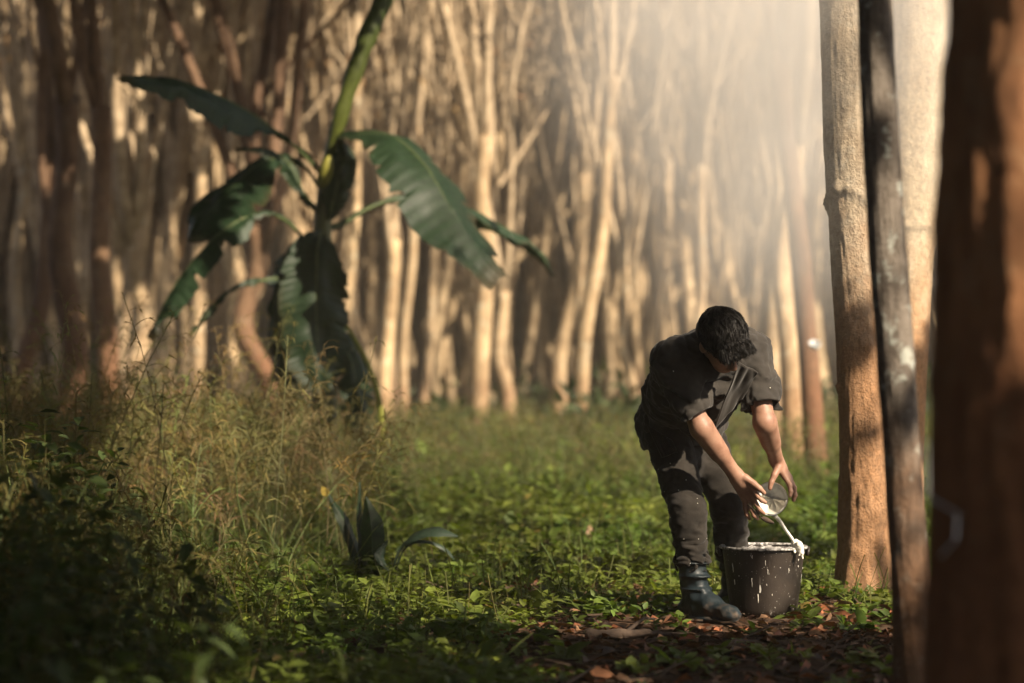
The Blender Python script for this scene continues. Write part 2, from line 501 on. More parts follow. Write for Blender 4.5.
# the wood beyond: one mass
mb = MB()
rgm = np.random.default_rng(77)
for k in range(5700):
    d = math.sqrt(rgm.uniform(78.0 ** 2, 230.0 ** 2)) if k > 3300 else math.sqrt(rgm.uniform(37.0 ** 2, 80.0 ** 2)); x = rgm.uniform(-0.26, 0.26) * d
    if d > 62 and 0.075 < x / d < 0.145 and rgm.uniform() < 0.9: continue
    b = np.array([x, d, float(ground_z(x, d)) - 0.3]); h = rgm.uniform(2.2, 6)
    top = b + np.array([rgm.normal(0, 0.5), 0, h]); r = rgm.uniform(0.06, 0.125)
    c = np.array([1, 0.97, 0.9]) * rgm.uniform(0.6, 1.25)
    mb.tube([b, (b + top) / 2 + rgm.normal(0, 0.16, 3), top], [r * 1.1, r, r * 0.9], 5, False, c)
    for j in range(5):
        e = top + np.array([rgm.normal(0, 1.4), rgm.normal(0, 1.4), rgm.uniform(4.5, 8.5)])
        mid = (top + e) / 2 + rgm.normal(0, 0.35, 3)
        mb.tube([top, mid, e], [r * 0.7, r * 0.5, r * 0.12], 4, False, c)
        f = mid + np.array([rgm.normal(0, 1.5), rgm.normal(0, 1), rgm.uniform(2, 6)])
        mb.tube([mid, f], [r * 0.4, r * 0.1], 3, False, c)
nl = 18000
d = np.sqrt(rgm.uniform(112.0 ** 2, 232.0 ** 2, nl)); x = rgm.uniform(-0.26, 0.26, nl) * d
k_ = ~((x / d > 0.073) & (x / d < 0.147))
x, d = x[k_], d[k_]; nl = len(x)
pos = np.stack([x, d, ground_z(x, d) + rgm.uniform(3, 13, nl)], -1)
mb.leaves(pos, rgm.normal(0, 1, (nl, 3)), rgm.normal(0, 1, (nl, 3)), rgm.uniform(0.4, 0.9, nl), rgm.uniform(0.2, 0.45, nl),
          np.array([0.75, 0.58, 0.40]) * rgm.uniform(0.5, 1.2, (nl, 1)), fine=False)
kind(mb.build('distant_wood', M['crown']), 'stuff', 'brown mass of bare trees closing the view far behind the plantation rows', 'woods')


# ------------------------------------------------------------------ the four trunks at the right
def near_trunk(pts, seed, rough, groove=None, nu=72, nv=300, ridges=0.0, low=0.35):
    """pts: list of (px, py, d, radius) up the trunk -> dense displaced tube with real bark relief"""
    P3 = np.array([P(a, b, d) for a, b, d, r in pts]); R = np.array([r for *_, r in pts])
    o = np.argsort(P3[:, 2]); P3 = P3[o]; R = R[o]
    z = np.linspace(P3[0, 2], P3[-1, 2], nv)
    def sm(v):
        q = np.interp(z, P3[:, 2], v); kk = np.hanning(31); kk /= kk.sum()
        return np.convolve(np.pad(q, 15, 'edge'), kk, 'valid')
    cx, cy, r = sm(P3[:, 0]), sm(P3[:, 1]), sm(R)
    a = np.linspace(0, 2 * np.pi, nu, endpoint=False)
    A, Z = np.meshgrid(a, z)
    p = np.stack([np.cos(A) * 3, np.sin(A) * 3, Z * 7 + seed], -1)
    disp = 0.30 * NZ.fbm(p * 0.35, 3) + low * NZ.fbm(p * np.array([2.2, 2.2, 1.0]), 4, 0.6)
    disp = disp * rough
    if ridges: disp += ridges * np.sin(A * 5 + Z * 1.4 + seed)
    if groove is not None: disp += groove(A, Z)
    RR = r[:, None] * (1 + 0 * A) + disp
    ring = np.stack([cx[:, None] + np.cos(A) * RR, cy[:, None] + np.sin(A) * RR, Z], -1)
    mb = MB(); mb.grid(ring, closed=True)
    return mb, np.array([cx[0], cy[0], z[0]]), (cx, cy, z, r)


def tall_crown(parent, top, org, seed, r0):
    """limbs above the frame so that the trunk does not end in the air"""
    rg = np.random.default_rng(seed); mb = MB()
    for k in range(4):
        a = rg.uniform(0, 6.28); e = top + np.array([math.cos(a) * 1.6, math.sin(a) * 1.6, rg.uniform(5, 8)])
        p = bent_path(np.asarray(top), e, 12, 0.3, seed + k); r = r0 * 0.6 * np.linspace(1, 0.15, 12)
        mb.tube(p, r, 8)
        for j in range(4):
            i = int(rg.integers(4, 11)); e2 = p[i] + np.array([rg.normal(0, 0.9), rg.normal(0, 0.9), rg.uniform(0.5, 2)])
            mb.tube(bent_path(p[i], e2, 6, 0.1, seed + j), r[i] * 0.5 * np.linspace(1, 0.2, 6), 5, False)
    return mb.build('crown', M['crown'], parent, origin=org)


def make_near(name, label, pts, seed, rough, mat, groove=None, nu=72, ridges=0.0, low=0.35):
    mb, org, info = near_trunk(pts, seed, rough, groove, nu, ridges=ridges, low=low)
    cx, cy, z, r = info
    t = thing(name, label, 'tree', org, 'trunks beside the man')
    tr = mb.build('trunk', M[mat], t, origin=org)
    tall_crown(t, np.array([cx[-1], cy[-1], z[-1] - 0.05]), org, int(seed) + 5, r[-1])
    return t, org, info


def tap_groove(A, Z):
    # spiral tapping cut: bark is thinner below the step, thick lip at the old panel
    ph = (Z - 1.60) + 0.10 * np.sin(A + 0.6)
    step = -0.010 / (1 + np.exp(ph / 0.006))
    lip = 0.015 * np.exp(-(ph / 0.016) ** 2) * (1 + 0.5 * NZ(np.stack([A * 3, Z * 0, A * 0 + 6], -1)))
    cuts = 0.0008 * np.sin((Z + 0.05 * A + 0.01 * NZ(np.stack([A * 2, Z * 6, A * 0], -1))) * 2 * np.pi / 0.016) * (ph < 0) * (Z > 0.45) * (NZ(np.stack([A * 1.5, Z * 3, A * 0 + 4], -1)) > -0.2)
    knot = 0
    for (a0, z0, s, h) in ((4.9, 1.06, 0.045, 0.018), (4.3, 1.12, 0.03, 0.012), (3.4, 0.88, 0.03, 0.02), (4.6, 0.42, 0.05, 0.012), (5.1, 0.25, 0.04, 0.014), (4.2, 0.2, 0.05, 0.012)):
        knot = knot + h * np.exp(-(((A - a0) * 0.11) ** 2 + (Z - z0) ** 2) / s ** 2 * 2.2)
    flare = 0.045 * np.exp(-np.clip(Z, 0, None) / 0.11) * (1 + 0.6 * np.sin(3 * A + 0.8) + 0.3 * np.sin(7 * A)) + 0.006 * NZ(np.stack([A * 4, Z * 14, A * 0], -1)) * (Z < 0.5)
    return step + lip + cuts + knot + flare


T_MID, o_mid, i_mid = make_near('rubber_tree', 'sunlit tapped rubber tree with orange foot standing right behind the bucket',
    [(866, 625, 10.1, 0.112), (864, 560, 10.1, 0.108), (863, 450, 10.1, 0.105), (859, 330, 10.1, 0.106), (852, 235, 10.1, 0.108), (848, 100, 10.1, 0.104), (844, 0, 10.1, 0.102), (838, -260, 10.1, 0.098), (830, -700, 10.1, 0.09)],
    3.1, 0.015, 'bark_mid', tap_groove, nu=120, low=0.16)
T_BACK, o_b, i_b = make_near('rubber_tree', 'sunlit thick rubber tree half hidden behind the dark lichen trunk',
    [(897, 600, 11.6, 0.135), (898, 480, 11.6, 0.125), (904, 340, 11.6, 0.128), (914, 190, 11.6, 0.132), (919, 60, 11.6, 0.136), (921, -20, 11.6, 0.136), (930, -250, 11.6, 0.128), (935, -640, 11.6, 0.11)],
    8.4, 0.013, 'bark_mid', lambda A, Z: -0.008 / (1 + np.exp((Z - 1.55 + 0.08 * np.sin(A)) / 0.008)) + 0.012 * np.exp(-((Z - 1.56 + 0.08 * np.sin(A)) / 0.016) ** 2), nu=100, low=0.12)
T_DARK, o_d, i_d = make_near('rubber_tree', 'slender dark rubber tree spotted with grey lichen, leaning before the sunlit trunks',
    [(916, 740, 6.6, 0.062), (913, 640, 6.6, 0.056), (907, 520, 6.6, 0.050), (900, 420, 6.6, 0.050), (894, 330, 6.6, 0.052), (886, 220, 6.6, 0.050), (879, 100, 6.6, 0.048), (875, 0, 6.6, 0.047), (866, -300, 6.6, 0.045), (850, -800, 6.6, 0.04)],
    12.7, 0.007, 'bark_lichen', nu=64)
T_BIG, o_g, i_g = make_near('rubber_tree', 'massive blurred reddish brown trunk filling the right edge of the view',
    [(1048, 960, 4.4, 0.25), (1046, 800, 4.4, 0.225), (1043, 640, 4.4, 0.206), (1040, 420, 4.4, 0.198), (1040, 230, 4.4, 0.192), (1046, 80, 4.4, 0.182), (1050, 0, 4.4, 0.178), (1056, -300, 4.4, 0.17), (1060, -900, 4.4, 0.15)],
    21.9, 0.022, 'bark_near', nu=96, ridges=0.006)


# bent wire added in place of a lens ghost at the big trunk, dried latex cup of the reddish tree
M['wire'] = plain_mat('galvanised wire', [(0.3, (0.45, 0.45, 0.46)), (0.7, (0.7, 0.7, 0.7))], 40, 0.4, 0.5, 0.1, metallic=0.4)
mb = MB()
wp = [P(927, 440, 4.30), P(928, 497, 4.28), P(957, 513, 4.20), P(956, 540, 4.19), P(941, 556, 4.22)]
fine = []
for a, b in zip(wp[:-1], wp[1:]):
    fine += [a + (b - a) * t for t in np.linspace(0, 1, 8)[:-1]]
fine.append(wp[-1])
mb.tube(fine, 0.0025, 8)
w = mb.build('bent_wire', M['wire'], T_BIG, origin=o_g)
w['label'] = 'bent pale wire added in the shape of a lens ghost'


# ------------------------------------------------------------------ unseen canopy added and shaped to shade the foreground
EDGE_X = [-14, -8, -5.5, -4, -2.8, -2, -1.2, -0.7, -0.3, 5]
EDGE_Y = [60, 38, 26, 18.5, 13.0, 10.6, 9.35, 9.0, 8.8, 8.65]


def build_shade_canopy():
    rg = np.random.default_rng(42)
    n = 620000
    gx = rg.uniform(-12, 4.5, n); gy = rg.uniform(1.5, 44, n)
    fleck = (NZ(np.stack([gx * 1.0 + 3, gy * 0.8, gx * 0 + 21], -1)) + 0.6 * NZ(np.stack([gx * 2.6, gy * 2.2, gx * 0 + 23], -1)) > 0.30) & (gy < 15) & (gy > 8) & (gx < 2.2)
    fleck &= ~((gx > -0.75) & (gx < 1.3) & (gy > 8.6) & (gy < 11.0)) & ~((gx < -0.4) & (gx > -2.6) & (gy > 10.0) & (np.abs((gx - 1.45) * 0.682 + (gy - 10.1) * 0.731) < 0.35))
    fleck &= ~((gx > -3.0) & (gx < 0.9) & (gy > 11.2)) & ~((gx > -2.3) & (gx < -0.9) & (gy > 9.6) & (gy < 11.6))
    fleck &= rg.uniform(0, 1, n) < 0.6
    keep = fleck | (gy < np.interp(gx, EDGE_X, EDGE_Y) + 0.5 * NZ(np.stack([gx * 1.3, gy * 1.3, gx * 0], -1)))
    hole = NZ(np.stack([gx * 0.9, gy * 0.9, gx * 0 + 4], -1)) + 0.5 * NZ(np.stack([gx * 2.7, gy * 2.7, gx * 0 + 9], -1))
    keep &= hole < 0.55
    # gap that lets the sun onto the big trunk at the right
    gd = np.abs((gx + 0.9) * 0.64 + (gy - 5.85) * 0.77)
    keep &= ~((np.hypot((gx + 0.4) / 0.95, (gy - 5.65) / 0.75) < 1) & (rg.uniform(0, 1, n) < 0.93))
    ln_ = np.abs((gx - 0.80) * 0.682 + (gy - 6.81) * 0.731)
    keep &= ~((ln_ < 0.17) & (gx > -1.2) & (gx < 0.9) & (rg.uniform(0, 1, n) < 0.93) & (NZ(np.stack([gx * 3, gy * 0, gx * 0 + 2], -1)) > -0.5))
    far = gx < -3
    keep &= (hole < 0.42) | ~far
    soft = (gx > -2.7) & (gx < -0.8) & (gy > 7.9) & (gy < 10.8)
    keep &= ~(soft & (NZ(np.stack([gx * 1.7, gy * 1.7, gx * 0 + 31], -1)) > -0.45) & (rg.uniform(0, 1, n) < 0.94))
    gx, gy = gx[keep], gy[keep]
    H = rg.uniform(4.6, 6.6, len(gx))
    H = np.maximum(H, 1.0 + 0.0)
    k = TO_SUN / TO_SUN[2]
    # the leaf hangs on the sun ray of its ground point, high enough to stay above the view
    for _ in range(6):
        y = gy + k[1] * H
        H = np.where((y > 0) & (H < CAMZ + 0.175 * y + 0.6), CAMZ + 0.175 * y + 0.6 + rg.uniform(0, 1.5, len(gx)), H)
    pos = np.stack([gx + k[0] * H, gy + k[1] * H, H], -1)
    m = len(pos)
    print('canopy leaves', m)
    c = np.array([0.06, 0.10, 0.03]) * rg.uniform(0.6, 1.4, (m, 1))
    d = rg.normal(0, 1, (m, 3)); d[:, 2] -= 0.4
    mb = MB()
    mb.leaves(pos, d, rg.normal(0, 0.6, (m, 3)) + TO_SUN, rg.uniform(0.13, 0.24, m), rg.uniform(0.07, 0.11, m), c, fine=False)
    return kind(mb.build('shade_canopy', M['canopy']), 'stuff', 'unseen leafy canopy added overhead to shade the foreground', 'foliage')


build_shade_canopy()
for x, y, v, rz in ((5.2, 3.9, 3, 1.0), (6.2, -1.5, 6, 2.0), (-3.4, -2.5, 1, 5.0), (5.2, 12.5, 2, 3.0)):  # trees added out of view as carriers for the shade canopy
    place_tree(x, y, v, rz, (1.1, 1.0), 'rubber tree added outside the view to carry the shade canopy', 'rubber trees outside the view')


# unseen leaf screen added left of and behind the camera to block sky light
rg = np.random.default_rng(88); n = 46000
u = rg.uniform(0, 1, n); pth = np.array([(-7.5, 19, 0), (-5.6, 14, 0), (-4.2, 9, 0), (-3.6, 4, 0), (-3.2, -1, 0), (-0.5, -3.4, 0), (4.0, -4.2, 0), (8.5, -3.0, 0)], float)
seg = np.linspace(0, 1, len(pth)); pos = np.stack([np.interp(u, seg, pth[:, i]) for i in range(3)], -1)
pos += rg.normal(0, 0.55, (n, 3)) * [1, 1, 0]
pos[:, 2] = rg.uniform(0, 1, n) ** 0.8 * (2.9 + 0.9 * NZ(np.stack([pos[:, 0], pos[:, 1], pos[:, 0] * 0], -1)))
k = np.abs(pos[:, 0]) > np.where(pos[:, 1] > 0, 0.25 * pos[:, 1] + 0.4, 0)
pos = pos[k]; n = len(pos); mb = MB()
mb.leaves(pos, rg.normal(0, 1, (n, 3)), rg.normal(0, 1, (n, 3)), rg.uniform(0.12, 0.24, n), rg.uniform(0.06, 0.11, n), np.array([0.05, 0.075, 0.028]) * rg.uniform(0.6, 1.4, (n, 1)), fine=False)
kind(mb.build('shade_thicket', M['canopy']), 'stuff', 'unseen green leaf screen added around the camera to block sky light', 'shade_thicket')


# ------------------------------------------------------------------ ground vegetation
def ribbons(mb, p0, d, length, bend, width, col, segs=4, taper=True):
    """N thin blades: start p0, direction d, bending towards the ground (or along the vector bend)"""
    N = len(p0)
    if N == 0: return
    d = norm(d)
    length = np.broadcast_to(np.asarray(length, float), (N,))[:, None]; width = np.broadcast_to(np.asarray(width, float), (N,))[:, None]
    a = RNG.uniform(0, 2 * np.pi, N)
    s = norm(np.cross(d, np.stack([np.cos(a), np.sin(a), np.full(N, 0.15)], -1)))
    rows = []
    for k in range(segs + 1):
        t = k / segs
        c = p0 + d * length * t + np.asarray(bend) * length * t * t
        w = width * ((1 - t) ** 0.7 if taper else 1.0) * 0.5 + 0.0004
        rows += [c - s * w, c + s * w]
    V = np.stack(rows, 1); K = 2 * (segs + 1)
    o = (np.arange(N) * K)[:, None, None]
    q = np.array([[2 * k, 2 * k + 1, 2 * k + 3, 2 * k + 2] for k in range(segs)])[None]
    mb.add(V.reshape(-1, 3), (o + q).reshape(-1, 4), None, np.repeat(np.asarray(col, np.float32).reshape(N, 1, 3), K, 1).reshape(-1, 3))


def pxof(x, y): return CX + x / y * FPX


def cover_height(x, y):
    px = pxof(x, y)
    h = 0.13 + 0.16 * np.clip((y - 10.5) / 6, 0, 1) + 0.12 * np.clip((y - 16) / 12, 0, 1)
    h = h + 0.16 * np.clip((420 - px) / 300, 0, 1) * np.clip((y - 7) / 3, 0.3, 1)
    path = np.clip((px - 470) / 90, 0, 1) * np.clip((9.4 - y) / 0.9, 0, 1)
    near_man = np.exp(-((x - 0.85) ** 2 / 0.5 + (y - 9.2) ** 2 / 0.5))
    h = h * (1 - 0.55 * path) * (1 - 0.5 * near_man)
    return h * (0.75 + 0.5 * NZ(np.stack([x * 1.1, y * 1.1, x * 0 + 7], -1))), path


def clear_of_things(x, y):
    k = ((x - 0.985) ** 2 + (y - 9.4) ** 2 > 0.17 ** 2)
    for fx, fy in ((0.70, 9.13), (0.76, 9.0), (0.82, 8.95), (0.90, 9.60), (0.95, 9.5)):
        k &= (x - fx) ** 2 + (y - fy) ** 2 > 0.075 ** 2
    return k


def weeds(name, label, bands, mat, seed):
    rg = np.random.default_rng(seed); mb = MB()
    for (y0, y1, dens, nl, l0, l1, fine) in bands:
        area = 0.25 * (y1 * y1 - y0 * y0)
        n = int(area * dens)
        y = np.sqrt(rg.uniform(y0 * y0, y1 * y1, n)); x = rg.uniform(-0.25, 0.25, n) * y
        h, path = cover_height(x, y)
        patch = NZ(np.stack([x * 1.9, y * 1.9, x * 0 + 3], -1)) + 0.6 * NZ(np.stack([x * 5.3, y * 5.3, x * 0 + 5], -1))
        keep = rg.uniform(0, 1, n) > np.clip(path * 0.84 - 0.3 * (patch > 0.25), 0, 0.95)
        bare = np.clip((pxof(x, y) - 520) / 100, 0, 1) * np.clip((11.0 - y) / 1.5, 0, 1)
        keep &= ~((patch < -0.15) & (rg.uniform(0, 1, n) < 0.85 * bare))
        keep &= clear_of_things(x, y)
        x, y, h = x[keep], y[keep], h[keep]; n = len(x)
        z = ground_z(x, y)
        h = h * rg.uniform(0.45, 1.25, n)
        hue = NZ(np.stack([x * 2.2, y * 2.2, x * 0 + 11], -1))
        basec = np.stack([0.145 + 0.04 * hue, 0.195 + 0.015 * hue, 0.034 + 0 * hue], -1) * rg.uniform(0.65, 1.25, (n, 1))
        lean = rg.normal(0, 0.22, (n, 3)); lean[:, 2] = 1
        lean = norm(lean)
        base = np.stack([x, y, z], -1)
        ribbons(mb, base, lean, h * 1.0, [0, 0, -0.03], 0.0045, basec * np.array([1.1, 0.85, 0.9]), 2)
        big = 1 + 0.6 * (rg.uniform(0, 1, n) < 0.18)
        for k in range(nl):
            t = (k + 0.8) / nl
            a = rg.uniform(0, 2 * np.pi, n)
            el = rg.normal(0.25, 0.35, n)
            d = np.stack([np.cos(a) * np.cos(el), np.sin(a) * np.cos(el), np.sin(el)], -1)
            up = np.stack([rg.normal(0, 0.3, n), rg.normal(0, 0.3, n), np.ones(n)], -1)
            pos = base + lean * (h * t)[:, None] + d * 0.006
            L = rg.uniform(l0, l1, n) * (1.15 - 0.45 * t) * big
            c = basec * rg.uniform(0.75, 1.3, (n, 1))
            yel = rg.uniform(0, 1, n) < 0.006
            c[yel] = np.array([0.30, 0.22, 0.06])
            mb.leaves(pos, d, up, L, L * rg.uniform(0.45, 0.7, n), c, fine=fine, droop=rg.uniform(0.05, 0.4))
    return kind(mb.build(name, mat), 'stuff', label, 'weeds')


weeds('ground_cover', 'low leafy green weeds covering the plantation floor',
      [(6.2, 9.0, 150, 9, 0.035, 0.065, True), (9.0, 12.5, 170, 9, 0.035, 0.065, True), (12.5, 18, 75, 9, 0.05, 0.09, True), (18, 32, 26, 8, 0.09, 0.16, False), (32, 60, 5, 8, 0.2, 0.3, False)], M['green'], 21)


def grass_field(name, label, n, region, hgt, seed, colr, panicle=16, blade_per=3):
    rg = np.random.default_rng(seed); mb = MB()
    x, y = region(rg, n); n = len(x)
    base = np.stack([x, y, ground_z(x, y)], -1)
    h = hgt(x, y, rg)
    c0 = np.asarray(colr) * rg.uniform(0.6, 1.25, (n, 1)) * (1 + 0.12 * rg.normal(0, 1, (n, 3)))
    for k in range(blade_per):
        d = rg.normal(0, 0.33, (n, 3)); d[:, 2] = 1
        b = rg.normal(0, 0.3, (n, 3)); b[:, 2] = -0.25
        ribbons(mb, base + rg.normal(0, 0.03, (n, 3)) * [1, 1, 0], d, h * rg.uniform(0.4, 0.9, n), b, rg.uniform(0.003, 0.008, n), c0 * np.array([0.72, 0.9, 0.7]), 4)
    d = rg.normal(0, 0.16, (n, 3)); d[:, 2] = 1; d = norm(d)
    b = rg.normal(0, 0.14, (n, 3)); b[:, 2] = -0.08
    ribbons(mb, base, d, h, b, 0.0035, c0, 5, False)
    for k in range(panicle):
        t = rg.uniform(0.62, 1.0, n)[:, None]
        p = base + d * h[:, None] * t + b * h[:, None] * t * t
        dd = d * 0.6 + rg.normal(0, 0.6, (n, 3)); dd[:, 2] += 0.2
        ln = rg.uniform(0.08, 0.2, n) * (1.25 - t[:, 0]) * 2.0
        bb = rg.normal(0, 0.15, (n, 3)); bb[:, 2] -= 0.45
        ribbons(mb, p, dd, ln, bb, 0.0028, c0 * np.array([1.15, 1.05, 0.95]), 3, False)
        # spikelets at the end of each branch
        e = p + norm(dd) * ln[:, None] * 0.8 + bb * ln[:, None] * 0.64
        ribbons(mb, e, dd * 0.3 + bb, ln * 0.3, [0, 0, -0.2], 0.006, c0 * np.array([1.2, 1.05, 0.85]), 2)
    return kind(mb.build(name, M['dry']), 'stuff', label, 'grass')


def reg_left(rg, n):
    y = np.sqrt(rg.uniform(10.6 ** 2, 16.5 ** 2, n)); px = rg.uniform(-40, 425, n)
    x = (px - CX) / FPX * y
    k = rg.uniform(0, 1, n) < np.clip((425 - px) / 330, 0.0, 1)
    return x[k], y[k]


grass_field('tall_dry_grass', 'tall feathery khaki grass in front of the banana plant', 1300, reg_left,
            lambda x, y, rg: np.clip(0.95 - 0.00075 * np.clip(pxof(x, y) - 180, 0, None), 0.4, 1.2) * rg.uniform(0.45, 1.15, len(x)) * (1 + 0.45 * (rg.uniform(0, 1, len(x)) < 0.16)), 31, (0.235, 0.215, 0.10))


def reg_far(rg, n):
    y = np.sqrt(rg.uniform(15.5 ** 2, 31 ** 2, n)); x = rg.uniform(-0.24, 0.24, n) * y
    return x, y


grass_field('far_grass', 'blurred brownish green grass before the rows of trees', 5600, reg_far,
            lambda x, y, rg: 0.55 * rg.uniform(0.45, 1.35, len(x)), 32, (0.155, 0.165, 0.07), 6, 4)


# dark bushes between the trunk feet
rg = np.random.default_rng(36); mb = MB(); nb = 230
yb = np.sqrt(rg.uniform(24.0 ** 2, 62.0 ** 2, nb)); xb = rg.uniform(-0.24, 0.24, nb) * yb; sz = rg.uniform(0.25, 0.75, nb)
for q in range(nb):
    m_ = int(130 * sz[q] + 40); dv = norm(rg.normal(0, 1, (m_, 3))); dv[:, 2] = np.abs(dv[:, 2])
    pos = np.array([xb[q], yb[q], float(ground_z(xb[q], yb[q])) + 0.1]) + dv * sz[q] * rg.uniform(0.4, 1.1, (m_, 1)) * [1.1, 1.1, 1.2]
    cc = (np.array([0.06, 0.085, 0.03]) if q % 3 else np.array([0.14, 0.12, 0.05])) * rg.uniform(0.6, 1.3, (m_, 1))
    mb.leaves(pos, dv + rg.normal(0, 0.5, (m_, 3)), rg.normal(0, 1, (m_, 3)), rg.uniform(0.12, 0.24, m_), rg.uniform(0.06, 0.11, m_), cc, fine=False)
kind(mb.build('undergrowth', M['green']), 'stuff', 'patchy dark undergrowth between the feet of the far trunks', 'undergrowth')


def reg_dark(rg, n):
    y = np.sqrt(rg.uniform(6.6 ** 2, 9.8 ** 2, n)); px = rg.uniform(-60, 300, n)
    k = rg.uniform(0, 1, n) < np.clip((310 - px) / 260, 0.05, 1)
    return ((px - CX) / FPX * y)[k], y[k]


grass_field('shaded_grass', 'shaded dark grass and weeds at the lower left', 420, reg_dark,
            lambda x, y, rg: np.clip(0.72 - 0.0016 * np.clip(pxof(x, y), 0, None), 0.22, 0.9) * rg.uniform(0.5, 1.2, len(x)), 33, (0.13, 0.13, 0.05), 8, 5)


rg = np.random.default_rng(71); mb = MB(); n = 520
y = np.sqrt(rg.uniform(5.0 ** 2, 11.0 ** 2, n)); px = rg.uniform(-60, 260, n); x = (px - CX) / FPX * y
k = rg.uniform(0, 1, n) < np.clip((215 - px) / 170, 0, 1) * np.where(y > 8.5, np.clip((130 - px) / 80, 0, 1), 1); x, y = x[k], y[k]; n = len(x)
base = np.stack([x, y, ground_z(x, y)], -1)
h = np.clip(0.80 - 0.0016 * np.clip(pxof(x, y), 0, None) + 0.02 * (y - 8), 0.3, 0.9) * rg.uniform(0.45, 1.1, n)
lean = rg.normal(0, 0.18, (n, 3)); lean[:, 2] = 1; lean = norm(lean)
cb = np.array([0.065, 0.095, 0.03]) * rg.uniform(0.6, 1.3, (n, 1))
ribbons(mb, base, lean, h, [0, 0, -0.03], 0.005, cb * np.array([1.5, 0.9, 0.9]), 3)
for q in range(14):
    t = (q + 1.5) / 15; a = rg.uniform(0, 6.28, n); el = rg.normal(0.15, 0.35, n)
    d = np.stack([np.cos(a) * np.cos(el), np.sin(a) * np.cos(el), np.sin(el)], -1)
    L_ = rg.uniform(0.05, 0.11, n) * (1.25 - 0.5 * t)
    mb.leaves(base + lean * (h * t)[:, None], d, np.stack([rg.normal(0, .3, n), rg.normal(0, .3, n), np.ones(n)], -1), L_, L_ * rg.uniform(0.35, 0.6, n), cb * rg.uniform(0.8, 1.25, (n, 1)), droop=0.3)
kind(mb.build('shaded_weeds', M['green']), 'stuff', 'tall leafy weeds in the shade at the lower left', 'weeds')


def reg_mid(rg, n):
    y = np.sqrt(rg.uniform(7.0 ** 2, 13 ** 2, n)); x = rg.uniform(-0.24, 0.16, n) * y
    k = clear_of_things(x, y) & (cover_height(x, y)[1] < rg.uniform(0.05, 0.5, n)) & (np.hypot(x - 0.85, y - 9.1) > 0.6)
    return x[k], y[k]


grass_field('low_grass', 'thin grass blades growing among the weeds', 700, reg_mid,
            lambda x, y, rg: 0.22 * rg.uniform(0.4, 1.3, len(x)), 34, (0.15, 0.17, 0.05), 0, 5)

# leaf litter on the path
rg = np.random.default_rng(51); mb = MB()
n = 4600
y = np.sqrt(rg.uniform(6.2 ** 2, 11.5 ** 2, n)); x = rg.uniform(-0.10, 0.21, n) * y
k = (rg.uniform(0, 1, n) < np.clip((pxof(x, y) - 380) / 180, 0.12, 1)) & clear_of_things(x, y)
x, y = x[k], y[k]; n = len(x)
pos = np.stack([x, y, ground_z(x, y) + rg.uniform(0.004, 0.022, n)], -1)
a = rg.uniform(0, 6.28, n); d = np.stack([np.cos(a), np.sin(a), rg.normal(0.05, 0.22, n)], -1)
up = np.stack([rg.normal(0, 0.4, n), rg.normal(0, 0.4, n), np.ones(n)], -1)
pal = np.array([[0.20, 0.09, 0.045], [0.13, 0.07, 0.04], [0.27, 0.15, 0.08], [0.09, 0.055, 0.035], [0.30, 0.11, 0.05]])
c = pal[rg.integers(0, 5, n)] * rg.uniform(0.4, 1.2, (n, 1))
mb.leaves(pos, d, up, rg.uniform(0.035, 0.11, n), rg.uniform(0.016, 0.044, n), c, fold=0.7, droop=0.4)
m_ = 700
xx = rg.uniform(-0.3, 1.6, m_); yy = rg.uniform(6.6, 10.5, m_); aa_ = rg.uniform(0, 6.28, m_)
ribbons(mb, np.stack([xx, yy, ground_z(xx, yy) + 0.012], -1), np.stack([np.cos(aa_), np.sin(aa_), rg.normal(0.03, 0.08, m_)], -1), rg.uniform(0.05, 0.25, m_), rg.normal(0, 0.08, (m_, 3)), 0.006, np.array([[0.09, 0.06, 0.04]]) * rg.uniform(0.5, 1.5, (m_, 1)), 3, False)
kind(mb.build('leaf_litter', M['litter']), 'stuff', 'brown fallen leaves littering the bare path', 'leaf litter')


def big_leaf(name, label, px, py, d, size, ang, tilt, col, group=None, wd=0.36):
    p = P(px, py, d); mb = MB()
    nrows, ncols = 14, 7
    t = np.linspace(0, 1, nrows)[:, None]; u = np.linspace(-1, 1, ncols)[None, :]
    w = wd * np.sin(np.pi * np.clip(t * 0.94 + 0.05, 0, 1)) ** 0.8
    X = u * w * size; Y = (t - 0.5) * size + 0 * u; Z = size * (0.07 * np.abs(u) ** 1.5 + 0.18 * (t - 0.5) ** 2) + 0.004 * NZ(np.stack([X * 60, Y * 60, 0 * X + px], -1))
    mb.grid(np.stack([X, Y, Z], -1), col=col)
    o = mb.build(name, M['litter'], origin=None); o.location = p.tolist()
    o.rotation_euler = (tilt[0], tilt[1], ang)
    m = o.modifiers.new('thickness', 'SOLIDIFY'); m.thickness = 0.0012
    return tag(o, label, 'leaf', group)


big_leaf('dry_leaf', 'pale tan dry leaf standing upright among green weeds left of the man', 589, 533, 12.6, 0.09, 0.4, (1.0, 0.35), (0.36, 0.23, 0.15), None, 0.24)
big_leaf('dry_leaf', 'broad reddish dry leaf lying at the bottom edge left of the path', 462, 672, 7.75, 0.15, 1.2, (0.35, 0.15), (0.30, 0.13, 0.06))
big_leaf('dry_leaf', 'small orange brown dry leaf in the weeds left of the path', 513, 602, 9.9, 0.085, 0.7, (0.6, 0.1), (0.32, 0.14, 0.07))
big_leaf('dry_leaf', 'pinkish dry leaf lying in the lit weeds between bucket and orange tree foot', 818, 523, 14.5, 0.15, 1.5, (0.5, 0.0), (0.45, 0.24, 0.15))
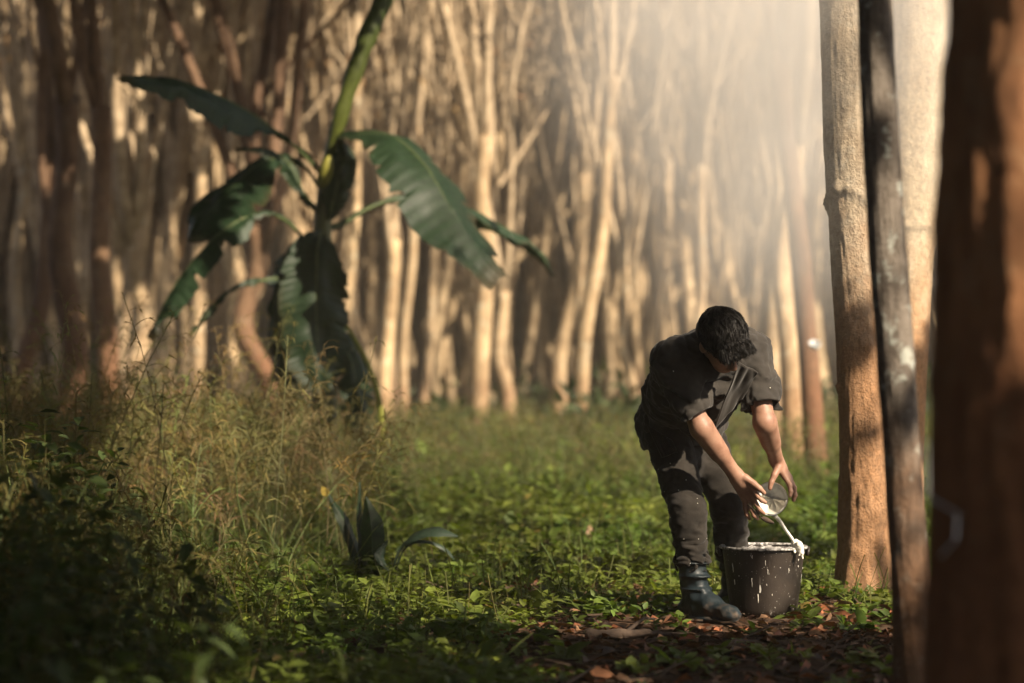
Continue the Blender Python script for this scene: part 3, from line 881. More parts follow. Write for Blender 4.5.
# fallen branch on the path
mb = MB()
pts = [P(585, 640, 8.55) + [0, 0, 0.02], P(612, 635, 8.6) + [0, 0, 0.0], P(648, 637, 8.6), P(690, 634, 8.66), P(735, 639, 8.6)]
mb.tube(bent_path(pts[0], pts[-1], 24, 0.06, 6), np.linspace(0.02, 0.008, 24) * (1 + 0.2 * np.sin(np.arange(24) * 1.7)), 9)
mb.tube([pts[1] + [0.05, 0, 0.01], pts[1] + [0.12, 0.1, 0.05], pts[1] + [0.16, 0.17, 0.04]], [0.008, 0.006, 0.003], 7)
M['stick'] = plain_mat('dead wood', [(0.3, (0.03, 0.022, 0.018)), (0.7, (0.10, 0.07, 0.05))], 25, 0.9, 0.2, 0.7, 90)
tag(mb.build('fallen_branch', M['stick']), 'dark fallen branch lying across the path in front of the man', 'branch')


# ------------------------------------------------------------------ banana plant
def smooth_poly(pts, n):
    pts = np.asarray(pts, float); k = len(pts)
    if k < 3: return pts[0] + (pts[-1] - pts[0]) * np.linspace(0, 1, n)[:, None]
    s = np.concatenate([[0], np.cumsum(np.linalg.norm(np.diff(pts, axis=0), axis=1))]); s /= s[-1]
    ext = np.vstack([2 * pts[0] - pts[1], pts, 2 * pts[-1] - pts[-2]]); se = np.concatenate([[-s[1]], s, [2 - s[-2]]])
    t = np.linspace(0, 1, n); out = np.zeros((n, pts.shape[1]))
    i = np.clip(np.searchsorted(s, t, 'right') - 1, 0, k - 2)
    u = ((t - s[i]) / (s[i + 1] - s[i]))[:, None]
    p0, p1, p2, p3 = ext[i], ext[i + 1], ext[i + 2], ext[i + 3]
    h = s[i + 1] - s[i]
    m1 = (p2 - p0) / (se[i + 2] - se[i])[:, None] * h[:, None]; m2 = (p3 - p1) / (se[i + 3] - se[i + 1])[:, None] * h[:, None]
    return (2 * u ** 3 - 3 * u ** 2 + 1) * p1 + (u ** 3 - 2 * u ** 2 + u) * m1 + (-2 * u ** 3 + 3 * u ** 2) * p2 + (u ** 3 - u ** 2) * m2


GREEN = (0.026, 0.056, 0.024)


def blade(mb, rib, wl, wr, nrm, seed, fold=(0.2, 0.2), col=GREEN, tear=0.25, nu=7, n=120, rib_col=(0.13, 0.17, 0.06), rib_r=0.012, wv=1.0):
    """a banana leaf: midrib through 3-D points, half widths to both sides, torn edges between the side veins"""
    R = smooth_poly(rib, n); T = norm(np.gradient(R, axis=0))
    t = np.linspace(0, 1, n)
    N3 = np.broadcast_to(np.asarray(nrm, float), (n, 3)) if np.ndim(nrm) == 1 else smooth_poly(nrm, n)
    side = norm(np.cross(T, N3)); nn = np.cross(side, T)
    for sg, w, fo in ((1, wl, fold[0]), (-1, wr, fold[1])):
        W_ = np.interp(t, np.linspace(0, 1, len(w)), w)
        jag = NZ(np.stack([t * 15 + seed, t * 0 + sg * 3.1, t * 0], -1))
        W_ = W_ * (1 - tear * np.clip((jag - 0.3) * 3, 0, 1) * 1.3) * (1 + 0.03 * NZ(np.stack([t * 50 + seed, t * 0, t * 0], -1))) * (1 - min(tear * 1.5, .5) * np.clip((NZ(np.stack([t * 30 + seed * 2, t * 0 + sg, t * 0 + 8], -1)) - .58) * 9, 0, 1))
        u = np.linspace(0, 1, nu)
        wave = wv * 0.03 * NZ(np.stack(np.broadcast_arrays(t[:, None] * 9 + seed, u[None, :] * 2 + sg * 5, 0 * t[:, None]), -1)) + wv * 0.003 * np.sin(t[:, None] * 150 + seed) * u[None, :]
        pts = R[:, None, :] + sg * side[:, None, :] * (W_[:, None, None] * u[None, :, None] * math.cos(fo)) - nn[:, None, :] * (W_[:, None] * u[None, :] ** 1.3 * math.sin(fo) - wave * (u[None, :] > 0))[..., None] \
            - 0.25 * T[:, None, :] * (W_[:, None] * u[None, :] ** 2)[..., None] * -1
        cc = np.asarray(col)[None, None, :] * (0.92 + 0.16 * (np.sin(t * 200 + seed)[:, None, None] > 0)) * np.ones((n, nu, 1))
        ed = np.clip((u[None, :] - .8) * 5, 0, 1) * np.clip(NZ(np.stack([t * 9 + seed, t * 0 + sg * 5, t * 0], -1)) * 2, 0, 1)[:, None] + np.clip((t - .93) * 14, 0, 1)[:, None]
        ed = np.clip(ed, 0, 1)[..., None] * min(tear * 4, 1) * wv
        cc = cc * (1 - ed) + np.array([.11, .075, .03]) * ed
        mb.grid(pts, col=cc)
    mb.tube(R - nn * rib_r * 0.4, rib_r * np.linspace(1.0, 0.25, n), 6, True, rib_col)


def bp(l, d0=16.0):  # pixel list -> points, third value is the offset in depth
    return [P(a, b, d0 + c) for a, b, c in l]


ban_base = P(322, 500, 16.0); ban_base[2] = 0.0
ban = thing('banana_plant', 'young banana plant with dark green drooping leaves before the blurred trunks', 'banana plant', ban_base)
M['stem'] = plain_mat('banana stem', [(0.3, (0.05, 0.06, 0.025)), (0.6, (0.12, 0.13, 0.05)), (0.8, (0.14, 0.09, 0.05))], 7, 0.55, 0.4, 0.2, 40, 5, (1, 1, 0.25))
mb = MB()
st = smooth_poly(bp([(326, 512, 0), (324, 400, 0), (322, 300, 0), (322, 240, 0), (326, 180, 0), (334, 130, 0)]), 40)
mb.tube(st, np.interp(np.linspace(0, 1, 40), [0, 0.3, 0.7, 1], [0.10, 0.085, 0.065, 0.035]), 16)
mb.build('pseudostem', M['stem'], ban, origin=ban_base)
LEAVES = [
    # rib points, half widths one side, other side, normal, fold, tear
    ([(322, 175, 0), (305, 155, -.1), (288, 140, -.2), (250, 112, -.45), (205, 90, -.75), (160, 80, -1.0), (120, 78, -1.2)], [0, 0, .03, .17, .24, .22, .16, .10, .03], [0, 0, .03, .15, .18, .15, .12, .07, .02], (0.25, -0.62, 0.75), (0.55, 0.55), 0.15),
    ([(324, 190, 0), (338, 140, -.1), (352, 134, -.25), (392, 136, -.5), (425, 165, -.75), (452, 210, -.9), (478, 248, -1.0), (503, 277, -1.05)], [0, .02, .08, .20, .27, .28, .25, .20, .12], [0, .02, .08, .21, .27, .27, .25, .20, .12], (0.45, -0.78, 0.45), (0.15, 0.6), 0.18),
    ([(326, 230, 0), (345, 222, .1), (372, 206, .2), (410, 196, .35), (460, 206, .6), (510, 230, .9), (540, 252, 1.1), (555, 276, 1.2)], [0, 0, .01, .06, .09, .10, .08, .04, .01], [0, 0, .02, .10, .13, .13, .10, .05, .01], (0.15, -0.25, 0.95), (0.7, 0.7), 0.2),
    ([(320, 190, 0), (303, 165, .15), (282, 158, .2), (262, 162, .1), (238, 182, -.1), (212, 208, -.3), (190, 242, -.4)], [0, 0, .05, .15, .20, .20, .14, .02], [0, 0, .04, .15, .22, .24, .20, .02], (-0.35, -0.82, 0.45), (0.3, 0.2), 0.12),
    ([(318, 255, 0), (302, 236, -.1), (285, 220, -.2), (265, 213, -.3), (235, 222, -.4), (200, 252, -.5), (170, 292, -.55), (148, 338, -.6)], [0, 0, .01, .08, .12, .12, .11, .08, .02], [0, 0, .01, .10, .14, .14, .12, .08, .02], (-0.5, -0.35, 0.8), (0.75, 0.75), 0.35),
    ([(320, 275, 0), (300, 277, -.2), (266, 279, -.35), (232, 290, -.5), (208, 312, -.6), (190, 338, -.65)], [0, 0, 0, .03, .04, .04, .02, 0], [0, 0, 0, .02, .04, .05, .03, 0], (-0.3, -0.3, 0.9), (0.6, 0.6), 0.5),
    ([(322, 232, -.05), (319, 240, -.22), (317, 262, -.3), (316, 300, -.34), (317, 340, -.36), (319, 372, -.38), (322, 392, -.38)], [0, .12, .19, .205, .20, .19, .16, .04], [0, .10, .17, .19, .19, .18, .14, .04], (0.25, -1.0, 0.15), (0.2, 0.15), 0.08),
    ([(318, 235, .05), (300, 242, -.02), (284, 262, -.1), (275, 300, -.12), (273, 332, -.14), (272, 356, -.14)], [0, .06, .10, .10, .09, .03], [0, .05, .09, .10, .09, .03], (-0.6, -0.75, 0.1), (0.3, 0.3), 0.35),
    ([(324, 230, 0), (332, 205, -.1), (338, 180, -.15), (344, 155, -.18), (340, 140, -.2)], [.02, .08, .11, .09, .02], [.02, .08, .10, .08, .02], (0.2, -0.95, 0.2), (0.5, 0.5), 0.1),
    ([(326, 300, 0), (340, 335, -.1), (352, 365, -.15), (360, 405, -.2), (362, 440, -.2)], [.01, .08, .12, .12, .05], [.01, .08, .12, .12, .05], (0.3, -0.9, 0.1), (0.5, 0.5), 0.4),
    ([(326, 300, .3), (340, 330, .35), (354, 352, .35), (362, 385, .35), (364, 425, .35), (362, 450, .35)], [.01, .05, .10, .13, .12, .04], [.01, .05, .10, .12, .11, .04], (0.5, -0.8, 0.3), (0.5, 0.5), 0.5),
    ([(318, 300, .1), (296, 318, .1), (284, 345, .05), (280, 380, 0), (284, 420, 0)], [.01, .06, .12, .12, .04], [.01, .06, .11, .10, .04], (-0.5, -0.8, 0.2), (0.5, 0.5), 0.5),
    ([(322, 215, 0), (306, 195, -.15), (286, 160, -.2), (262, 150, -.25), (236, 150, -.3)], [0, .04, .08, .05, .01], [0, .04, .07, .05, .01], (-0.2, -0.4, 0.9), (0.5, 0.5), 0.2),
]
for k, (rib, wl, wr, nm, fo, te) in enumerate(LEAVES):
    mb = MB(); sh = 0.85 + 0.3 * random.random()
    wl = [w_ * 1.2 for w_ in wl]; wr = [w_ * 1.2 for w_ in wr]
    blade(mb, [p - ban_base for p in bp(rib)], wl, wr, nm, k * 7.3 + 1, fo, tuple(c * sh for c in GREEN), te)
    mb.build('leaf', M['banana'], ban)
mb = MB()   # the rolled young leaf rising out of the frame
rl = smooth_poly(bp([(328, 165, -.05), (338, 125, -.1), (350, 85, -.12), (366, 40, -.1), (384, -2, -.05), (404, -60, 0), (418, -110, 0)]), 50)
rr = np.interp(np.linspace(0, 1, 50), [0, 0.15, 0.5, 0.8, 1], [0.03, 0.05, 0.065, 0.06, 0.015]) * (1 + 0.06 * np.sin(np.arange(50) * 0.9))
colr = (np.array([0.17, 0.20, 0.035])[None] * (1 - np.linspace(0, 1, 50)[:, None]) ** 1.5 + np.array([0.035, 0.07, 0.025])[None] * np.linspace(0, 1, 50)[:, None])
mb.tube(rl - ban_base, rr, 12, False, np.repeat(colr, 12, 0))
o = mb.build('rolled_leaf', M['banana'], ban); o['label'] = 'rolled young leaf pointing up'
mb = MB()
mb.tube(smooth_poly(bp([(330, 300, 0), (350, 332, -.2), (368, 365, -.3), (379, 400, -.35), (383, 440, -.35)]), 24) - ban_base, np.linspace(0.012, 0.022, 24), 8, True, (0.36, 0.38, 0.07))
o = mb.build('leaf_stalk', M['banana'], ban); o['label'] = 'bare yellow green leaf stalk'
mb = MB()
mb.tube(smooth_poly(bp([(322, 185, -.1), (326, 170, -.18), (330, 156, -.2)]), 8) - ban_base, [0.03, 0.045, 0.05, 0.05, 0.045, 0.04, 0.03, 0.015], 8, True, (0.42, 0.40, 0.08))
mb.build('leaf_sheath', M['banana'], ban)

# banana shoot and broad leaved plant in the weeds
b0 = P(366, 583, 10.8); b0[2] = 0
sh = thing('banana_shoot', 'small dark banana shoot with pointed upright leaves standing in the weeds', 'banana shoot', b0)
for k, (rib, wl, wr, nm) in enumerate((
        ([(366, 585, 0), (364, 550, -.02), (361, 515, 0), (360, 482, .03)], [.015, .03, .03, .003], [.015, .035, .03, .003], (0.9, -0.5, 0.1)),
        ([(370, 585, -.03), (372, 555, -.06), (371, 525, -.06), (366, 496, -.03)], [.03, .065, .06, .003], [.03, .055, .05, .003], (0.1, -1, 0.1)),
        ([(366, 588, .02), (356, 550, .04), (343, 518, .05), (329, 495, .06)], [.02, .045, .045, .008], [.02, .04, .04, .008], (0.75, -0.65, 0.2)),
        ([(378, 586, .02), (376, 566, 0), (377, 545, 0), (379, 528, 0)], [.02, .035, .03, .003], [.02, .035, .03, .003], (-0.5, -0.8, 0.1)))):
    mb = MB(); blade(mb, [p - b0 for p in bp(rib, 10.8)], wl, wr, nm, 40 + k, (0.35, 0.35), (0.018, 0.042, 0.012), 0.05, 5, 40, (0.05, 0.08, 0.03), 0.004, 0.12)
    mb.build('leaf', M['green'], sh)
mb = MB(); mb.leaves(np.array([P(327, 497, 10.85) - b0]), np.array([[-0.4, 0, 1.0]]), np.array([[0.4, -1, 0.2]]), 0.055, 0.04, np.array([[0.34, 0.25, 0.04]]))
o = mb.build('leaf_tip', M['litter'], sh); o['label'] = 'withered yellow leaf tip'
b1 = P(392, 575, 10.7); b1[2] = 0
pl = thing('broad_leaf_plant', 'low plant with one arching broad grey green leaf right of the banana shoot', 'plant', b1)
for k, (rib, wl, wr, nm) in enumerate((
        ([(392, 572, 0), (400, 550, 0), (413, 536, -.03), (435, 529, -.06), (458, 536, -.08)], [.004, .008, .04, .045, .003], [.004, .008, .03, .035, .003], (0.1, -0.55, 0.85)),
        ([(395, 570, 0), (408, 545, .0), (428, 541, .02), (445, 548, .03), (455, 560, .04)], [.004, .006, .02, .02, .002], [.004, .006, .02, .02, .002], (0.1, -0.35, 0.9)),
        ([(390, 572, 0), (380, 556, .03), (388, 540, .05)], [.004, .025, .003], [.004, .025, .003], (0.5, -0.7, 0.4)))):
    mb = MB(); blade(mb, [p - b1 for p in bp(rib, 10.7)], wl, wr, nm, 50 + k, (0.25, 0.25), (0.045, 0.075, 0.05), 0.0, 5, 30, (0.06, 0.09, 0.05), 0.003, 0.15)
    mb.build('leaf', M['banana'], pl)


def feather_clump(px, py, d, h, n, seed, label, col, spread=0.2):
    rg = np.random.default_rng(seed); b = P(px, py, d); b[2] = float(ground_z(b[0], b[1])); mb = MB()
    p0 = np.repeat([[0.0, 0, 0]], n, 0) + rg.normal(0, 0.03, (n, 3)) * [1, 1, 0]
    dd = rg.normal(0, spread, (n, 3)); dd[:, 2] = 1; dd = norm(dd)
    hh = h * rg.uniform(0.65, 1.05, n); bb = rg.normal(0, 0.22, (n, 3)); bb[:, 2] = -0.1
    c = np.asarray(col) * rg.uniform(0.8, 1.2, (n, 1))
    ribbons(mb, p0, dd, hh, bb, 0.004, c, 6, False)
    for k in range(34):
        t = rg.uniform(0.5, 1, n)[:, None]; p = p0 + dd * hh[:, None] * t + bb * hh[:, None] * t * t
        e = dd * 0.5 + rg.normal(0, 0.55, (n, 3)); l = rg.uniform(0.10, 0.22, n) * (1.4 - t[:, 0])
        g = rg.normal(0, 0.15, (n, 3)); g[:, 2] -= 0.6
        ribbons(mb, p, e, l, g, 0.0032, c * 1.1, 4, False)
        for m_ in range(3):
            tt = rg.uniform(0.4, 1.0, n)[:, None]
            q = p + norm(e) * l[:, None] * tt + g * l[:, None] * tt * tt
            ribbons(mb, q, rg.normal(0, 0.6, (n, 3)) + [0, 0, -0.5], 0.02, [0, 0, -0.2], 0.005, c * 1.2, 1)
    ribbons(mb, p0, norm(dd + rg.normal(0, 0.3, (n, 3))), hh * 0.6, bb * 1.5, 0.008, c * np.array([0.7, 0.9, 0.7]), 5)
    o = mb.build('grass_clump', M['dry']); o.location = b.tolist()
    return tag(o, label, 'grass', 'feathery grass clumps')


feather_clump(352, 560, 12.0, 0.98, 9, 61, 'feathery dry grass clump with drooping plumes in front of the banana stem', (0.27, 0.23, 0.11))
feather_clump(288, 560, 12.6, 0.85, 10, 62, 'feathery dry grass clump left of the banana stem', (0.27, 0.23, 0.11))
feather_clump(222, 555, 13.0, 1.12, 12, 63, 'tallest feathery grass clump below the low drooping banana leaf', (0.27, 0.23, 0.11))


# ------------------------------------------------------------------ figure: bodies and clothes grown from distance fields
class Sdf:
    def __init__(self, lo, hi, res):
        self.lo = np.asarray(lo, float); self.res = res
        self.n = np.ceil((np.asarray(hi, float) - self.lo) / res).astype(int) + 1
        self.D = np.full(self.n, 0.5, np.float32)

    def box(self, lo, hi, pad):
        a = np.clip(np.floor((np.asarray(lo) - pad - self.lo) / self.res).astype(int), 0, self.n)
        b = np.clip(np.ceil((np.asarray(hi) + pad - self.lo) / self.res).astype(int) + 1, 0, self.n)
        sl = tuple(slice(i, j) for i, j in zip(a, b))
        g = [self.lo[i] + self.res * np.arange(a[i], b[i], dtype=np.float32) for i in range(3)]
        return sl, g[0].astype(np.float32)[:, None, None], g[1].astype(np.float32)[None, :, None], g[2].astype(np.float32)[None, None, :]

    def put(self, sl, d, k, op):
        A = self.D[sl]
        if A.size == 0: return
        if op == 'cut':
            d = -d
            h = np.clip(0.5 - 0.5 * (A - d) / k, 0, 1); self.D[sl] = A + (d - A) * h + k * h * (1 - h)
        else:
            h = np.clip(0.5 + 0.5 * (A - d) / k, 0, 1); self.D[sl] = A + (d - A) * h - k * h * (1 - h)

    def cone(self, a, b, ra, rb, k=0.02, op='add'):
        a = np.asarray(a, float); b = np.asarray(b, float); R = max(ra, rb)
        sl, X, Y, Z = self.box(np.minimum(a, b) - R, np.maximum(a, b) + R, k + 5 * self.res)
        ba = b - a; L2 = float(ba @ ba) + 1e-12
        t = np.clip(((X - a[0]) * ba[0] + (Y - a[1]) * ba[1] + (Z - a[2]) * ba[2]) / L2, 0, 1)
        d = np.sqrt((X - a[0] - t * ba[0]) ** 2 + (Y - a[1] - t * ba[1]) ** 2 + (Z - a[2] - t * ba[2]) ** 2) - (ra + (rb - ra) * t)
        self.put(sl, d.astype(np.float32), k, op)

    def chain(self, pts, rad, k=0.015):
        for i in range(len(pts) - 1): self.cone(pts[i], pts[i + 1], rad[i], rad[i + 1], k)

    def ell(self, c, ax, r, k=0.02, op='add'):
        c = np.asarray(c, float); R = max(r)
        sl, X, Y, Z = self.box(c - R, c + R, k + 5 * self.res)
        k0 = 0; k1 = 0
        for a, q in zip(ax, r):
            p = (X - c[0]) * a[0] + (Y - c[1]) * a[1] + (Z - c[2]) * a[2]
            k0 = k0 + (p / q) ** 2; k1 = k1 + (p / q / q) ** 2
        k0 = np.sqrt(k0); k1 = np.sqrt(k1) + 1e-9
        self.put(sl, (k0 * (k0 - 1) / k1).astype(np.float32), k, op)

    def plane(self, c, n, k=0.004):
        """keeps the side the normal n points away from"""
        n = norm(n)
        sl, X, Y, Z = self.box(self.lo, self.lo + self.n * self.res, 0)
        d = ((X - c[0]) * n[0] + (Y - c[1]) * n[1] + (Z - c[2]) * n[2]).astype(np.float32)
        A = self.D
        h = np.clip(0.5 - 0.5 * (A - d) / k, 0, 1); self.D = A + (d - A) * h + k * h * (1 - h)

    def wrinkle(self, fn, band=0.03):
        m = np.abs(self.D) < band; i = np.argwhere(m)
        self.D[m] += fn(self.lo + i * self.res).astype(np.float32)

    def mesh(self, mb, col=None):
        D = self.D; I = D < 0
        nx, ny, nz = D.shape
        c = [(i, j, k) for i in (0, 1) for j in (0, 1) for k in (0, 1)]
        cnt = np.zeros((nx - 1, ny - 1, nz - 1), np.int8)
        for i, j, k in c: cnt += I[i:nx - 1 + i, j:ny - 1 + j, k:nz - 1 + k]
        act = np.argwhere((cnt > 0) & (cnt < 8))
        idx = -np.ones(cnt.shape, np.int64); idx[tuple(act.T)] = np.arange(len(act))
        acc = np.zeros((len(act), 3)); num = np.zeros(len(act))
        for a in range(8):
            for b in range(a + 1, 8):
                o1, o2 = np.array(c[a]), np.array(c[b])
                if np.abs(o1 - o2).sum() != 1: continue
                d1 = D[tuple((act + o1).T)]; d2 = D[tuple((act + o2).T)]
                m = (d1 < 0) != (d2 < 0)
                t = np.where(m, d1 / np.where(m, d1 - d2, 1), 0)
                acc += np.where(m[:, None], o1 + (o2 - o1) * t[:, None], 0); num += m
        V = self.lo + (act + acc / num[:, None]) * self.res
        Q = []
        for ax in range(3):
            sl1 = [slice(1, -1)] * 3; sl2 = [slice(1, -1)] * 3
            sl1[ax] = slice(0, -1); sl2[ax] = slice(1, None)
            f = I[tuple(sl1)] != I[tuple(sl2)]
            e = np.argwhere(f); e[:, [q for q in range(3) if q != ax]] += 1
            u, v = (ax + 1) % 3, (ax + 2) % 3
            def cell(du, dv):
                p = e.copy(); p[:, u] -= du; p[:, v] -= dv
                return idx[tuple(p.T)]
            q = np.stack([cell(1, 1), cell(0, 1), cell(0, 0), cell(1, 0)], 1)
            ins = I[tuple(e.T)]
            q[~ins] = q[~ins][:, ::-1]
            Q.append(q)
        Q = np.concatenate(Q); Q = Q[(Q >= 0).all(1)]
        mb.add(V, Q, None, col)


def frame(u, f):
    u = norm(u); f = np.asarray(f, float); f = norm(f - u * (f @ u)); return norm(np.cross(u, f)), f, u


def A3(*v): return np.array(v, float)


# skeleton (metres, world)
HIP = A3(.66, 9.42, .775); RHIP = A3(.595, 9.36, .77); LHIP = A3(.725, 9.49, .77)
RKNEE = A3(.665, 9.16, .415); LKNEE = A3(.845, 9.42, .42)
RANK = A3(.695, 9.19, .10); LANK = A3(.885, 9.60, .10)
CH = A3(.749, 9.02, 1.005)
RSH = A3(.588, 8.96, .985); LSH = A3(.905, 9.10, 1.015)
REL = A3(.700, 8.97, .740); LEL = A3(.940, 9.00, .758)
RWR = A3(.845, 9.09, .548); LWR = A3(1.008, 9.19, .600)
TS = norm(CH - HIP); sd = A3(.93, .33, .1); sd = norm(sd - TS * (sd @ TS)); bk = np.cross(TS, sd)     # torso: up, left side, back
TAX = (sd, bk, TS)
HC = A3(.772, 8.83, 1.062)
hs, hf, hu = frame(A3(.14, -.86, .50), A3(.40, -.34, -.85))
HAX = (hs, hf, hu)


def hp(s, f, u): return HC + hs * s + hf * f + hu * u


M['skin'] = plain_mat('sun browned skin', [(0.28, (0.19, 0.095, 0.062)), (0.5, (0.28, 0.155, 0.105)), (0.72, (0.34, 0.20, 0.14))], 22, 0.5, 0.4, 0.45, 190, sss=0.12, dist=0.002)
M['shirt'] = plain_mat('worn dark shirt', [(0.3, (0.022, 0.020, 0.018)), (0.7, (0.044, 0.039, 0.034))], 10, 0.9, 0.15, 0.35, 120, sheen=0.15, dist=0.003)
M['trousers'] = plain_mat('dark brown trousers', [(0.3, (0.012, 0.0105, 0.009)), (0.7, (0.030, 0.026, 0.022))], 12, 0.9, 0.12, 0.4, 140, sheen=0.1, dist=0.003)
M['rubber'] = plain_mat('dirty rubber boots', [(0.35, (0.010, 0.017, 0.021)), (0.6, (0.015, 0.024, 0.028)), (0.72, (0.075, 0.055, 0.038))], 12, 0.6, 0.35, 0.2, 60)
def boot_mat():
    m, n, N, L = new_mat('muddy rubber boots')
    tc = N.new('ShaderNodeTexCoord'); ob = tc.outputs['Object']
    f = noise(N, L, ob, 16, 5, 0.65); sp = N.new('ShaderNodeSeparateXYZ'); L.new(ob, sp.inputs[0])
    h = math_n(N, L, 'ADD', math_n(N, L, 'MULTIPLY_ADD', sp.outputs[2], -3.2, 0.42), math_n(N, L, 'MULTIPLY_ADD', f, 1.6, -0.8))
    r = ramp(N, [(0.25, (0, 0, 0)), (0.6, (0.9, 0.9, 0.9))]); L.new(h, r.inputs[0])
    g = noise(N, L, ob, 45, 4); rb = ramp(N, [(0.3, (0.007, 0.012, 0.015)), (0.7, (0.013, 0.021, 0.025))]); L.new(g, rb.inputs[0])
    rm = ramp(N, [(0.3, (0.05, 0.033, 0.022)), (0.7, (0.11, 0.075, 0.05))]); L.new(g, rm.inputs[0])
    c = mix(N, L, r.outputs[0], rb.outputs[0], rm.outputs[0])
    b = N.new('ShaderNodeBsdfPrincipled'); L.new(c, b.inputs['Base Color'])
    L.new(math_n(N, L, 'MULTIPLY_ADD', r.outputs[0], 0.4, 0.5), b.inputs['Roughness']); b.inputs['Specular IOR Level'].default_value = 0.35
    bp_ = N.new('ShaderNodeBump'); bp_.inputs['Strength'].default_value = 0.5; bp_.inputs['Distance'].default_value = 0.003
    L.new(g, bp_.inputs['Height']); L.new(bp_.outputs[0], b.inputs['Normal'])
    o = N.new('ShaderNodeOutputMaterial'); L.new(b.outputs[0], o.inputs[0]); return m


M['rubber'] = boot_mat()
M['hair'] = plain_mat('black hair', [(0.3, (0.005, 0.0045, 0.004)), (0.7, (0.012, 0.010, 0.009))], 60, 0.55, 0.25, 0.2, 200, attr=True)
M['latex'] = plain_mat('white latex', [(0.3, (0.74, 0.71, 0.62)), (0.7, (0.84, 0.82, 0.74))], 30, 0.35, 0.5, 0.1, 60)
M['latex_thin'] = plain_mat('spattered latex', [(0.38, (0.03, 0.027, 0.025)), (0.52, (0.26, 0.25, 0.24)), (0.68, (0.66, 0.65, 0.62))], 60, 0.45, 0.5, 0.5, 120)
M['eye'] = plain_mat('eyes', [(0.3, (0.02, 0.015, 0.01)), (0.7, (0.03, 0.02, 0.015))], 30, 0.2, 0.5, 0)

org = A3(.78, 9.35, 0)
man = thing('person', 'man in dark shirt and rubber boots bending over to pour latex into the bucket', 'man', org)

# --- body (skin): one continuous surface
B = Sdf((.42, 8.62, -.02), (1.18, 9.78, 1.24), .0042)
B.ell(HIP, TAX, (.145, .095, .12), .04); B.ell(HIP + TS * .2, TAX, (.13, .085, .14), .05); B.ell(HIP + TS * .38, TAX, (.15, .10, .15), .05)
for h, k, a, f in ((RHIP, RKNEE, RANK, 0), (LHIP, LKNEE, LANK, 0)):
    B.cone(h, k, .075, .052, .03); B.cone(k, a, .050, .035, .02)
    B.cone(a - [0, 0, .05], a + A3(.12, -.13, -.06), .03, .025, .02)
B.chain([RSH, REL, RWR], [.050, .038, .026], .015); B.chain([LSH, LEL, LWR], [.050, .038, .026], .015)
B.cone(REL + (RWR - REL) * .05, REL + (RWR - REL) * .5, .043, .034, .02); B.cone(LEL + (LWR - LEL) * .05, LEL + (LWR - LEL) * .5, .043, .034, .02)
B.cone(CH - sd * .13, CH + sd * .13, .055, .055, .04)
B.cone(CH + TS * .02, hp(0, -.02, -.06), .056, .052, .03)
# head
B.ell(hp(0, -.012, .018), HAX, (.074, .094, .092), .02)
B.ell(hp(0, .035, -.045), HAX, (.058, .055, .075), .03)
B.ell(hp(0, .055, -.095), HAX, (.036, .032, .028), .02)
B.cone(hp(0, .084, -.005), hp(0, .104, -.038), .008, .013, .012)
B.ell(hp(0, .078, .012), HAX, (.05, .015, .010), .012)
for q in (-1, 1):
    B.ell(hp(q * .03, .094, -.006), HAX, (.016, .012, .010), .010, 'cut')
    B.ell(hp(q * .075, -.008, -.022), HAX, (.010, .022, .033), .008)
    B.ell(hp(q * .012, .098, -.043), HAX, (.008, .008, .007), .006)
B.ell(hp(0, .088, -.068), HAX, (.022, .010, .006), .006); B.ell(hp(0, .085, -.079), HAX, (.019, .010, .006), .006)


def hand(wr, kn, wdir, fingers, thumb, palm_r=.017):
    """palm from wrist to the four knuckles, four bent fingers and a thumb, all in the body's own field"""
    w = norm(wdir); offs = (-.031, -.0105, .0105, .030)
    ks = [kn + w * o_ + norm(kn - wr) * dl for o_, dl in zip(offs, (-.004, .004, .002, -.010))]
    ws = [wr + w * o_ * .62 for o_ in offs]
    for a, b in zip(ws, ks): B.cone(a, b, .0165, .0125, .010)
    B.cone(wr - norm(kn - wr) * .02, wr + norm(kn - wr) * .03, .024, .022, .015)
    for kq, chain_ in zip(ks, fingers):
        p = [kq]
        for dvec, l in chain_: p.append(p[-1] + norm(dvec) * l)
        B.chain(p, [.0108, .0098, .0088, .0072][:len(p)], .003)
        for j in p[1:-1]: B.ell(j, np.eye(3), (.0103,) * 3, .003)
    p = [wr + norm(kn - wr) * .025 + w * thumb[0]]
    for dvec, l in thumb[1]: p.append(p[-1] + norm(dvec) * l)
    B.chain(p, [.0165, .0125, .0105, .0085][:len(p)], .004)


# right hand reaches down to the rim of the cup
RKN = A3(.897, 9.11, .474)
rw = norm(A3(.50, -.62, .55))
hand(RWR, RKN, rw, [
    [((.10, .05, -1), .034), ((.25, .10, -.9), .024), ((.5, .15, -.7), .018)],
    [((.22, .02, -1), .040), ((.40, .06, -.9), .027), ((.6, .1, -.5), .020)],
    [((.42, 0, -.9), .038), ((.50, .02, -.75), .026), ((.6, .05, -.5), .019)],
    [((.55, -.05, -.8), .030), ((.62, 0, -.6), .020), ((.7, .05, -.4), .016)]],
    (.030, [((.75, -.1, -.5), .038), ((.75, .05, -.6), .030), ((.7, .1, -.7), .024)]))
